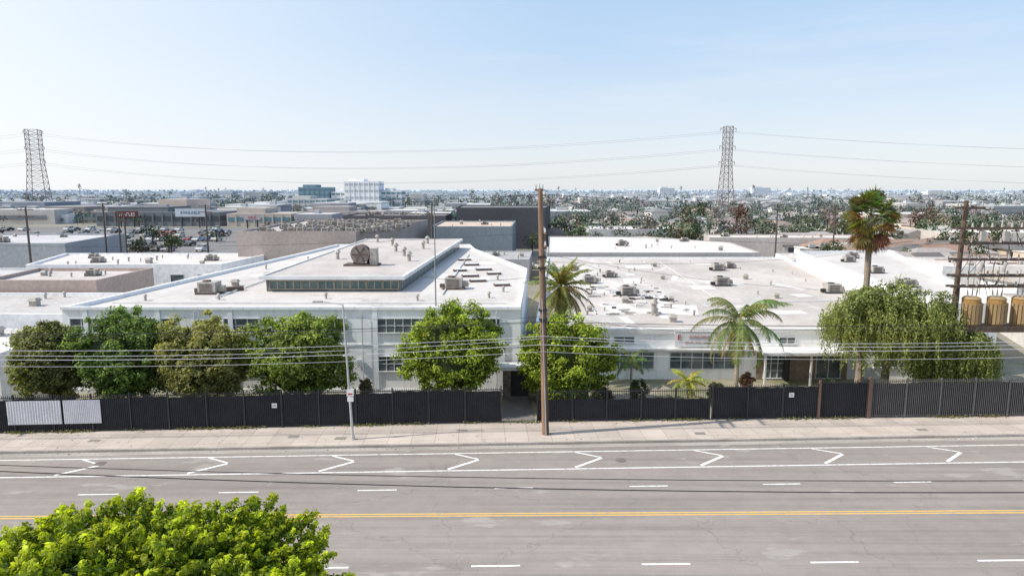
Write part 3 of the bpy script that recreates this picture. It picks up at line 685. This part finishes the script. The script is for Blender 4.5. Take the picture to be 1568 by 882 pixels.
for i in range(40):
    x=R(33,41);z=random.choice((13.2,12.1,10.9,9.7)); mb.cyl((x,PY_-.3,z),(x+R(-1,1),PY_-R(.2,.6),z-R(.8,1.6)),.022,.022,4,4)
for x in (34.3,36,37.7,39.2): mb.cyl((x,PY_-.45,10.0),(x+.15,PY_-.5,10.75),.12,.12,8,1); mb.obox((x,PY_-.4,12.3),(.35,.3,.7),0,1)
mb.cyl((33.1,PY_,14.9),(34.9,PY_,14.5),.05,.05,6,0); mb.box(32.2,34.4,PY_-.3,PY_-.18,14.6,14.75,0)
for x in (32.4,33.3,34.2): mb.cyl((x,PY_-.24,14.75),(x,PY_-.24,15.1),.07,.04,8,1)
mb.cyl((33.0,PY_-.3,0),(33.05,PY_-.3,9),.05,.05,6,4)
mb.build('poles_arms_and_cans',[M('dark_pole_wood',(.15,.105,.08),(.09,.068,.055),1.5,(3,3,.25)),M('porcelain',(.45,.43,.42),rough=.4),M('transformer_tan',(.44,.26,.09),(.30,.17,.06),2,rough=.5),M('transformer_fin',(.34,.24,.13)),DARKMET],e)
mb=MB()
for z,r_ in ((14.9,.012),(12.3,.012),(10.9,.012),(9.2,.012)): mb.wire((41,PY_,z),(75,53,z+.3),.8,r_,10); 
mb.build('transformer_wires',[WIRE])
DW=M('dark_pole',(.12,.10,.09))
for x,y,h in ((-74,104.5,13.3),(-78,131,13.5),(-69,122,12),(-73.5,128,12),(-58,130,13.2),(-17.5,150,13),(58,150,13),(73,155,12.5),(86,160,13)):
    e=empty('utility_pole',(x,y,0)); mb=MB(); mb.cyl((0,0,-.2),(0,0,h),.2,.14,8); 
    for z in (h-.4,h-1.5): mb.box(-1.2,1.2,-.18,-.08,z,z+.14)
    mb.build('pole_and_arms',[DW],e)
def tower(x,y,H,wb,wt,rot=.3,arm=4):
    e=empty('transmission_tower',(x,y,0)); mb=MB(); r_=H*.0034
    def wdt(z): 
        t=z/H; return wb+(wt-wb)*min(1,t/.62)
    lv=[0,.09,.18,.27,.35,.43,.5,.57,.64,.7,.76,.82,.88,.94,1]
    def cs(z):
        w_=wdt(z)/2; return [Vector((math.cos(rot+a)*w_*1.414,math.sin(rot+a)*w_*1.414,z)) for a in (.785,2.356,3.927,5.498)]
    for a,b_ in zip(lv[:-1],lv[1:]):
        A=cs(a*H);Bq=cs(b_*H)
        for i in range(4):
            j=(i+1)%4
            mb.cyl(A[i],Bq[i],r_*1.2,r_*1.2,4,0,False); mb.cyl(A[i],Bq[j],r_*.6,r_*.6,4,0,False); mb.cyl(A[j],Bq[i],r_*.6,r_*.6,4,0,False); mb.cyl(Bq[i],Bq[j],r_*.6,r_*.6,4,0,False)
    att=[]
    d=Vector((math.cos(rot),math.sin(rot),0))
    for k,z in enumerate((.99,.80,.63)):
        L=wt/2+arm
        for sg in (-1,1):
            tip=d*sg*L+Vector((0,0,z*H-.5)); w_=wt/2
            mb.cyl(d*sg*w_+Vector((0,0,z*H)),tip,r_*.8,r_*.6,4,0,False); mb.cyl(d*sg*w_+Vector((0,0,z*H-1.8)),tip,r_*.8,r_*.6,4,0,False)
            mb.cyl(tip,tip-Vector((0,0,1.8)),r_*.8,r_*.8,4,0,False); att.append(tip-Vector((0,0,1.8))+Vector((x,y,0)))
    mb.build('lattice',[M('tower_steel',(.27,.23,.235),fine=1,fineamt=.1)],e)
    return att
a1=tower(118,381,50,8.0,4.0,.15,2.6); a2=tower(-357,520,60,14,8.5,.3,2.2)
wr=MB(); nxt=[Vector((620,250,z)) for z in (44,44,37,37,31,31)]; prv=[Vector((-900,560,z)) for z in (50,50,42,42,34,34)]
for i,(p,q_) in enumerate(zip(a2,a1)): wr.wire(p,q_,12+(i%2)*.4,.085,40)
for i,(p,q_) in enumerate(zip(a1,nxt)): wr.wire(p,q_,13+(i%2)*.4,.055,40)
for p,q_ in zip(prv,a2): wr.wire(p,q_,13,.08,30)
wr.build('transmission_lines',[M('conductor',(.30,.32,.36),fineamt=0)])

# ------------------------------------------------------------------ surrounding buildings
def simple_building(name,poly,z1,cw,cr,par=.35,units=0,wins=(),z0=0,sd=0):
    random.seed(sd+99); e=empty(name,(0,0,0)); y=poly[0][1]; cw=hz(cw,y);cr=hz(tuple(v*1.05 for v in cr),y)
    mb=MB(); mb.prism(poly,z0,z1-par,0,0,cw,cr); mb.col=cw; mb.ring(poly,.3,z1-par,z1); mb.build('walls_and_roof',[ATTR],e)
    if units:
        u=MB()
        for i in range(units):
            t=R(.12,.88);s_=R(.1,.9)
            p0=Vector(poly[0]).lerp(Vector(poly[1]),t);p1=Vector(poly[3]).lerp(Vector(poly[2]),t);p=p0.lerp(p1,s_)
            if i%3: ac_unit(u,p.x,p.y,z1-par,R(.7,1.3),R(-.1,.1))
            else: goose(u,p.x,p.y,z1-par,R(.8,1.3))
        for i in range(units*2):
            p=Vector(poly[0]).lerp(Vector(poly[1]),R(.1,.9)).lerp(Vector(poly[3]).lerp(Vector(poly[2]),R(.1,.9)),R(.1,.9)); vent(u,p.x,p.y,z1-par,R(.6,1.2))
        u.build('roof_equipment',[UNIT,DARKMET],e)
    if wins:
        u=MB(); F=MB()
        for x0,x1,za,zb in wins:
            t0=(x0-poly[0][0])/(poly[1][0]-poly[0][0]); yy=poly[0][1]+(poly[1][1]-poly[0][1])*t0
            window(F,u,x0,x1,za,zb,yy-.03,max(1,int((x1-x0)/1.5)),1)
        u.build('windows',[GLASS],e); F.build('frames',[FRAME],e)
    return e
simple_building('grey_warehouse',[(-46.7,116),(-26.5,116),(-19.7,160),(-49,160)],9.0,(.38,.33,.31),(.42,.39,.38),.4,0,sd=1)
u=MB()
for i in range(15):
    for j in range(4):
        ac_unit(u,-43+i*1.5+R(-.5,.5),120+j*10+R(-2.5,2.5),8.6,R(.7,1.35),R(-.2,.2))
u.build('rooftop_condensers',[UNIT,M('dark_unit',(.12,.11,.10)),DARKMET])
simple_building('white_workshop',[(-72,100.5),(-43.5,101.5),(-42,119),(-78,119)],5.0,(.86,.86,.88),(.58,.54,.52),.35,5,[(-69,-67.6,2.2,4.2),(-63,-60.5,.1,3.2),(-57.5,-56,.1,3.6),(-51,-49,.1,3.4),(-47,-45.5,2,3.4)],sd=2)
simple_building('tan_workshop',[(-58,74),(-45.5,74),(-45.5,86),(-60,86)],6.2,(.42,.34,.31),(.5,.46,.44),.4,2,[(-49,-47,.1,2.6)],sd=3)
simple_building('grey_roof_shop',[(-90,62),(-40.5,60.5),(-40.5,73.5),(-90,73.5)],4.9,(.8,.8,.82),(.46,.44,.43),.3,7,[(-44,-42,1,2.4),(-50,-48,1,2.4)],sd=4)
simple_building('lowrise_shop',[(-75,50),(-38,49.2),(-38,58.5),(-75,58.5)],4.0,(.8,.8,.81),(.60,.58,.57),.25,5,[(-44,-41,.9,2.5),(-50,-47,.9,2.5)],sd=5)
simple_building('grey_shop',[(-110,76),(-62,76),(-63,98),(-120,98)],4.8,(.62,.62,.64),(.50,.49,.49),.3,9,sd=6)
simple_building('grey_warehouse',[(-135,124),(-80,122),(-85,150),(-150,150)],6.5,(.34,.36,.40),(.48,.47,.48),.4,5,sd=7)
simple_building('tan_roof_building',[(-17.8,150),(0,150),(1,178),(-18,178)],8.0,(.20,.24,.27),(.52,.42,.35),.3,2,sd=8)
simple_building('dark_warehouse',[(-15,185),(9,185),(12,215),(-16,215)],11.2,(.06,.06,.07),(.17,.165,.17),.3,0,sd=9)
simple_building('dark_warehouse',[(-46,186),(-18,186),(-18,205),(-46,205)],9,(.09,.08,.09),(.2,.18,.18),.3,6,sd=10)
simple_building('grey_shed',[(-6,118),(3,118),(4,135),(-6,135)],4,(.35,.36,.38),(.36,.35,.35),.2,2,sd=11)
simple_building('small_shed',[(-18,118),(-9,118),(-9,128),(-18,128)],5.5,(.3,.3,.32),(.42,.4,.4),.2,2,sd=12)
mb=MB(); mb.box(-4.5,-1.5,112,114.4,0,2.6,0); mb.box(-4.4,-4.2,111.95,111.99,.2,2.4,1);mb.box(-3.1,-2.9,111.95,111.99,.2,2.4,1); mb.build('magenta_container',[M('magenta',(.45,.04,.18)),DARKMET])
simple_building('white_roof_hall',[(6,119),(43.5,119),(45.5,142),(31,161),(8.5,161)],5.1,(.42,.41,.41),(.62,.58,.56),.2,4,sd=20)
simple_building('white_bungalow_shop',[(46,112),(60,112),(64,124),(48,124)],4.5,(.8,.8,.8),(.55,.5,.46),.3,2,sd=13)
simple_building('white_shop',[(66,104),(84,104),(88,118),(68,118)],4.4,(.8,.78,.76),(.55,.5,.47),.3,4,sd=15)
simple_building('tan_shop',[(50,62),(66,62),(72,78),(56,78)],4.2,(.7,.66,.62),(.5,.45,.41),.3,4,sd=16)
simple_building('long_tan_warehouse',[(48,166),(86,164),(88,176),(50,178)],4.5,(.5,.46,.44),(.62,.55,.5),.3,3,sd=17)
simple_building('flat_roof_warehouse',[(22,196),(52,195),(54,212),(22,213)],4.8,(.5,.5,.5),(.66,.62,.6),.3,3,sd=18)
simple_building('flat_roof_warehouse',[(112,178),(150,174),(154,192),(114,194)],5,(.55,.5,.46),(.66,.62,.58),.3,3,sd=19)
def office(name,x0,x1,y,z,cw,bands,depth=25,glass=(.10,.2,.24)):
    e=empty(name,(0,0,0)); mb=MB(); cw=hz(cw,y,2500); gl=hz(glass,y,2500)
    mb.prism([(x0,y),(x1,y),(x1,y+depth),(x0,y+depth)],0,z,0,0,cw)
    fl=z/bands
    for i in range(bands): mb.box(x0+.6,x1-.6,y-.15,y-.02,fl*i+fl*.4,fl*i+fl*.72,0,gl); mb.box(x1+.02,x1+.15,y+.6,y+depth-.6,fl*i+fl*.4,fl*i+fl*.72,0,gl)
    k=int((x1-x0)/4)
    for i in range(1,k): mb.box(x0+(x1-x0)*i/k-.35,x0+(x1-x0)*i/k+.35,y-.3,y-.16,0,z,0,cw)
    mb.box(x0+3,x0+(x1-x0)*.55,y+4,y+depth-4,z,z+2.2,0,cw); mb.build('blocks_and_windows',[ATTR],e)
office('glass_office',-186,-160,600,18,(.14,.25,.31),4,glass=(.05,.14,.20))
office('white_office',-159,-146,605,14,(.8,.8,.82),3); office('white_hospital',-146,-116,600,23,(.9,.9,.92),4,glass=(.45,.49,.55)); office('office_block',-116,-98,610,15,(.75,.77,.79),3)
office('office_block',-170,-140,520,9,(.5,.5,.5),2); office('office_block',-290,-255,560,10,(.4,.45,.5),3)
office('office_block',300,330,1400,19,(.6,.62,.66),5,25,(.4,.44,.5)); office('office_block',560,600,1600,20,(.6,.63,.67),5,25,(.4,.44,.5))
office('retail_block',-182,-128,300,6.2,(.16,.17,.19),1,30,(.05,.06,.07)); office('retail_block',-305,-225,380,6.8,(.22,.24,.28),1,40,(.08,.1,.12)); office('retail_block',-124,-96,298,5.6,(.45,.40,.36),1,25)
office('retail_block',-230,-190,330,5.5,(.28,.25,.24),1,25); office('retail_block',-100,-62,330,5.5,(.36,.33,.32),1,25)
def billboard(name,x,y,z0,z1,wd,mat,txt=None,tm=None,ts=1.5):
    e=empty(name,(x,y,0)); mb=MB(); mb.box(-wd/2,wd/2,-.2,.2,z0,z1,0); mb.box(-wd/2-.15,wd/2+.15,-.15,.15,z0-.15,z0-.001,1); mb.cyl((-wd*.3,0,0),(-wd*.3,0,z0),.25,.25,8,1); mb.cyl((wd*.3,0,0),(wd*.3,0,z0),.25,.25,8,1); mb.build('board_and_posts',[mat,DARKMET],e)
    if txt: text(txt,(0,-.24,(z0+z1)/2-ts*.35),ts,tm,e)
WT=M('white_letter',(.8,.8,.8),fineamt=0); BLUEL=M('blue_letter',(.1,.16,.3),fineamt=0)
billboard('store_sign',-165,294,4.2,6.8,9.5,M('sign_dark_red',(.15,.04,.045)),'STAPLES',WT,2.0)
billboard('billboard',-136,290,4.6,8.2,12.5,M('sign_blue_white',(.6,.66,.74)),'AVAILABLE',BLUEL,1.7)
billboard('store_sign',-108,285,3.5,5.6,7,M('sign_grey_red',(.5,.45,.46)),'SALE',RED,1.5)
LOT=M('lot_asphalt',(.22,.215,.215),(.17,.165,.165),.05,fine=.6)
g=MB(); g.add([(-260,165,.01),(-60,165,.01),(-75,292,.01),(-300,292,.01)],[(0,1,2,3)]); g.build('parking_lot',[LOT])
g=MB(); g.add([(20,182,.012),(230,160,.012),(232,169,.012),(20,191,.012)],[(0,1,2,3)]); g.add([(60,120,.015),(69,120,.015),(98,330,.015),(89,330,.015)],[(0,1,2,3)]); g.build('side_street',[LOT])
g=MB()
for yy in (178,196,214,232,250,268):
    for i in range(62):
        x=-245+i*2.9
        if x<-.32*yy-20: g.add([(x,yy-2.5,.018),(x+.12,yy-2.5,.018),(x+.12,yy+2.5,.018),(x,yy+2.5,.018)],[(0,1,2,3)])
g.build('parking_stall_markings',[PW])
TYRE=M('tyre',(.02,.02,.02))
def car_mesh(col,suv=False):
    mb=MB(); h=.15 if suv else 0
    prof=[(-2.2,.35),(-2.25,.7),(-2.1,.92+h),(-.9,1.0+h),(1.5,1.0+h),(2.15,.95+h),(2.25,.6),(2.2,.35)]
    n=len(prof); vs=[(x,s_*.9,z) for s_ in (-1,1) for x,z in prof]
    mb.add(vs,[tuple(range(n)),tuple(range(2*n-1,n-1,-1))]+[((i+1)%n,i,n+i,n+(i+1)%n) for i in range(n)],0)
    a=-1.0;b_=1.6 if not suv else 2.05
    lo=[(a,.84),(b_,.84)];hi=[(a+.75,.66),(b_-(.6 if not suv else .25),.66)]; z0=1.0+h;z1=1.45+h*2
    V_=[(lo[0][0],-.84,z0),(lo[1][0],-.84,z0),(lo[1][0],.84,z0),(lo[0][0],.84,z0),(hi[0][0],-.66,z1),(hi[1][0],-.66,z1),(hi[1][0],.66,z1),(hi[0][0],.66,z1)]
    mb.add(V_,[(0,1,5,4),(1,2,6,5),(2,3,7,6),(3,0,4,7)],1); mb.add([(x,y,z+.01) for x,y,z in V_[4:]],[(0,1,2,3)],0)
    mb.box((a+b_)/2-.05,(a+b_)/2+.05,-.86,.86,z0,z1-.05,0)
    for x in (-1.4,1.4):
        for s_ in (-1,1): mb.cyl((x,s_*.72,.33),(x,s_*.93,.33),.33,.33,12,2); mb.cyl((x,s_*.93,.33),(x,s_*.94,.33),.18,.18,8,0)
    for s_ in (-.6,.6): mb.box(-2.27,-2.2,s_-.18,s_+.18,.62,.75,3); mb.box(2.2,2.27,s_-.18,s_+.18,.65,.8,4)
    o=mb.build('tmp',[M('car_paint',col,fineamt=0,rough=.3),GLASS,TYRE,FRAME,RED]); me=o.data; bpy.data.objects.remove(o); me.name='car_body'; return me
CM=[car_mesh(c,s_) for c,s_ in (((.7,.7,.7),0),((.05,.05,.06),1),((.35,.36,.38),0),((.06,.1,.22),1),((.6,.58,.52),1),((.12,.12,.13),0),((.65,.65,.66),1),((.04,.04,.05),0))]
CR=car_mesh((.28,.03,.03),0)
def car(x,y,rz,z=.02):
    o=bpy.data.objects.new('parked_car',random.choice(CM) if random.random()>.06 else CR); scene.collection.objects.link(o); o.location=(x,y,z); o.rotation_euler=(0,0,rz)
random.seed(5)
for yy in (178,196,214,232,250,268):
    for i in range(62):
        x=-243.5+i*2.9
        if -.78*yy<x<-.32*yy-22 and random.random()<.42: car(x,yy+R(-.4,.4),math.pi/2+R(-.04,.04))
for i in range(26):
    t=R(0,1); car(22+t*200,181.5+random.choice((3,6.5))-22*t,math.pi*random.randint(0,1)-.105)
for i in range(14):
    t=R(0,1); car(62+t*30+random.choice((0,5)),122+t*200,math.pi/2-.14)
for x in (-2,1,5): car(x+R(-.5,.5),139+R(-2,2),R(0,.3))
for i in range(8): car(R(50,100),R(126,150),R(0,3))
for x,y in ((-39,88),(-38.5,95),(-37.5,104)): car(x,y,1.5)

# ------------------------------------------------------------------ distant houses, commercial blocks
random.seed(21)
hm=MB()
def house(x,y,w_,d_,h,rz,cw,cr,flat=.3):
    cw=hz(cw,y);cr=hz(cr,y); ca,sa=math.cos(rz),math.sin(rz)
    def T_(a,b_,z): return (x+a*ca-b_*sa,y+a*sa+b_*ca,z)
    hm.obox((x,y,0),(w_,d_,h),rz,0,cw)
    if random.random()<flat:
        hm.obox((x,y,h),(w_+.3,d_+.3,.25),rz,0,hz((.6,.57,.54),y)); hm.obox((x+R(-2,2),y+R(-2,2),h+.26),(1.3,1.3,.8),rz,0,hz((.4,.4,.4),y))
    else:
        o=.5; rh=h+min(w_,d_)*.2; W2=w_/2+o;D2=d_/2+o; hip=random.choice((0,d_*.45))
        hm.add([T_(-W2,-D2,h-.1),T_(W2,-D2,h-.1),T_(W2,D2,h-.1),T_(-W2,D2,h-.1),T_(-W2+hip,0,rh),T_(W2-hip,0,rh)],[(0,1,5,4),(2,3,4,5),(1,2,5),(3,0,4)],0,cr)
    for k in (-.3,.25):
        a=w_*k; hm.add([T_(a-.7,-d_/2-.03,1),T_(a+.7,-d_/2-.03,1),T_(a+.7,-d_/2-.03,2.1),T_(a-.7,-d_/2-.03,2.1)],[(0,1,2,3)],0,hz((.05,.06,.07),y))
WC=[(.75,.7,.63),(.58,.48,.38),(.85,.84,.82),(.64,.58,.55),(.5,.47,.46),(.7,.56,.44)]; RC=[(.20,.145,.12),(.27,.20,.165),(.30,.20,.155),(.33,.30,.285),(.15,.14,.14),(.46,.42,.38)]
y=200
while y<1000:
    x=-.02*y+R(0,8)+14; st=15+y*.012
    while x<.84*y+30:
        if random.random()<.72: house(x+R(-4,4),y+R(-5,5),R(8,14),R(7,11),R(2.6,3.2)*(1 if random.random()<.9 else 1.8),R(-.15,.15)+random.choice((0,1.57)),random.choice(WC),random.choice(RC))
        x+=st*R(.9,1.4)
    y+=19+y*.03
for i in range(34):
    house(R(66,130),R(122,190),R(7,11),R(6,9),2.8,R(-.2,.2),random.choice(WC),random.choice(RC),.25)
for i in range(14):
    house(R(76,110),R(86,118),R(7,11),R(6,9),2.8,R(-.2,.2),random.choice(WC),random.choice(RC),.2)
hm.build('distant_houses',[ATTR])
cm=MB()
for i in range(1100):
    y=300+R(0,1)**1.3*4200; x=R(-.85,.85)*y
    if y<1000 and x>-.05*y and random.random()<.8: continue
    if y<620 and x>-.45*y and y>500: continue
    w_=R(8,34)*(1+y/2500);d_=R(12,30); h=R(3.5,8)*(1 if random.random()<.95 else 1.8)
    c=random.choice([(.8,.8,.8),(.5,.47,.45),(.3,.3,.33),(.9,.9,.9),(.6,.48,.4),(.25,.27,.3),(.7,.66,.6)])
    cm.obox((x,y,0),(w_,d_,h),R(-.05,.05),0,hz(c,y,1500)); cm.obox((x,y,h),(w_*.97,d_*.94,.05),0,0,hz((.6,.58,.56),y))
    cm.obox((x+R(-w_*.3,w_*.3),y,h),(R(2,5),R(2,5),1.5),0,0,hz((.4,.4,.4),y)); cm.box(x-w_*.4,x+w_*.4,y-d_/2-1.2,y-d_/2-1.1,h*.3,h*.6,0,hz((.12,.13,.14),y))
cm.build('distant_buildings',[ATTR])

# ------------------------------------------------------------------ distant trees
def tree_mass(name,pos,sc,cols,nl,lf,seed):
    rg=np.random.default_rng(seed); ntmp=12; V=[];C=[]
    temps=[]
    for k in range(ntmp):
        cl=unit(rg.normal(size=(9,3)))*rg.uniform(.3,.8,(9,1)); cl[:,2]=np.abs(cl[:,2])*.8
        ci=rg.integers(0,9,nl); q=unit(rg.normal(size=(nl,3))); P=cl[ci]+q*.36*rg.uniform(.5,1.05,(nl,1)); P[:,2]+=.62
        temps.append((P,q+.5*rg.normal(size=(nl,3))))
    for p,s_,c in zip(pos,sc,cols):
        P,N=temps[rg.integers(0,ntmp)]; a=rg.uniform(0,6.28); ca,sa=np.cos(a),np.sin(a)
        Rm=np.array([[ca,-sa,0],[sa,ca,0],[0,0,1]])
        Pw=P@Rm.T*np.array([s_[0],s_[0],s_[1]])+np.array(p); Nw=N@Rm.T
        V.append(leaf_quads(Pw,Nw,lf*s_[0],lf*s_[0]*.75)); shade=rg.uniform(.65,1.35,nl)
        C.append(np.repeat(np.array(c)[None]*shade[:,None],4,axis=0))
        r_=.05*s_[0]
        V.append(np.array([[p[0]-r_,p[1],p[2]],[p[0]+r_,p[1],p[2]],[p[0]+r_,p[1],p[2]+s_[1]*.7],[p[0]-r_,p[1],p[2]+s_[1]*.7]])); C.append(np.tile(np.array([[.08,.06,.05]]),(4,1)))
    npmesh(name,np.concatenate(V),4,np.concatenate(C),FARLEAF)
random.seed(33)
GC=[(.06,.085,.035),(.08,.105,.045),(.045,.07,.03),(.105,.12,.06),(.07,.09,.05),(.12,.075,.055),(.16,.13,.09),(.11,.105,.065),(.05,.075,.035),(.06,.08,.04)]
def batch(n,y0,y1,pw,xf,smin,smax,cond=lambda x,y:True,k=1000,hv=(.75,1.35)):
    pos=[];sc=[];co=[]
    while len(pos)<n:
        y=y0+(y1-y0)*random.random()**pw; x=xf(y)
        if not cond(x,y): continue
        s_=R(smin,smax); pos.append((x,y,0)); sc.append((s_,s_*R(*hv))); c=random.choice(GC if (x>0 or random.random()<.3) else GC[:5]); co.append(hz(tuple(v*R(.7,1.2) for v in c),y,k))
    return pos,sc,co
clump=lambda x,y: (math.sin(x*.021+1)+math.sin(y*.013+x*.007)+math.sin(x*.006-y*.004))>R(-1.6,1.2)
p,s_,c=batch(820,186,620,1.1,lambda y:R(.0,.85)*y+12,2.0,5.6); tree_mass('residential_trees',p,s_,c,140,.19,1)
p,s_,c=batch(170,150,500,.8,lambda y:R(-.85,-.05)*y,2,4.8,lambda x,y:not(165<y<292 and x<-.3*y-15 and random.random()<.85) and not(y<225 and x>-55) and not(y<294 and -172<x<-100)); tree_mass('commercial_district_trees',p,s_,c,160,.18,2)
p,s_,c=batch(2200,480,2600,1.2,lambda y:R(-.85,.85)*y,3,8,lambda x,y:clump(x,y) and not(480<y<600 and -230<x<-90)); tree_mass('distant_trees',p,s_,c,46,.36,3)
p,s_,c=batch(900,2600,9000,1.2,lambda y:R(-.85,.85)*y,8,15,lambda x,y:clump(x,y),1500,(.5,.9)); tree_mass('horizon_trees',p,s_,[(.41,.47,.55) if random.random()<.5 else (.37,.43,.51) for _ in p],20,.6,4)  # leaf colours here are painted haze blue, not foliage green
p=[(82,250,0),(76,300,0),(92,330,0),(38,215,0),(130,215,0),(150,230,0),(-36,160,0),(14,172,0),(22,176,0),(5,168,0),(100,150,0),(112,140,0),(70,150,0),(-100,190,0),(-85,170,0),(120,170,0),(30,186,0),(50,190,0),(62,192,0),(95,195,0),(88,128,0),(76,132,0),(66,140,0),(96,120,0),(84,122,0),(104,165,0)]
tree_mass('large_trees',p,[(6.5,9),(6,8),(7,9),(4,5),(6,8),(5,7),(3,4),(3,4),(3.5,4),(3,4.5),(5,6),(4,6),(3,4),(4,5),(3.5,4),(4,6),(3.5,4.5),(4,5),(3.5,4),(4.5,6),(3.5,4.5),(3,4),(3.5,4.5),(4,5),(3,3.5),(4,5)],([(.12,.07,.055),(.06,.08,.045),(.05,.07,.035),(.08,.11,.04)]*2+[(.055,.08,.035),(.08,.10,.045),(.05,.07,.03)]*6),420,.12,6)
random.seed(44); tris=[];cols=[]; tk=MB()
for i in range(46):
    y=300+R(0,1)**1.2*1300; x=R(-.8,.8)*y; h=R(12,19)
    if y<330 and x<0: continue
    col=hz((.06,.075,.04),y,1000); top=Vector((x,y,h)); k=1+y/2500
    tk.cyl((x,y,0),top,.2*k,.15*k,5,0,False,hz((.16,.13,.11),y,1000))
    for j in range(26):
        az_=R(0,6.28);el_=R(-1.1,1.4); d=Vector((math.cos(az_)*math.cos(el_),math.sin(az_)*math.cos(el_),math.sin(el_))); s1=d.cross(Vector((.1,.2,1))).normalized()
        L=R(1.4,2.2)*k**.5; tris+=[top+d*.2-s1*.1,top+d*L*.7+s1*.5,top+d*L-Vector((0,0,.5))]; cols+=[col]*3
tk.build('distant_palm_trunks',[ATTR]); npmesh('distant_palm_crowns',np.array([tuple(x) for x in tris]),3,np.array(cols),FARLEAF)
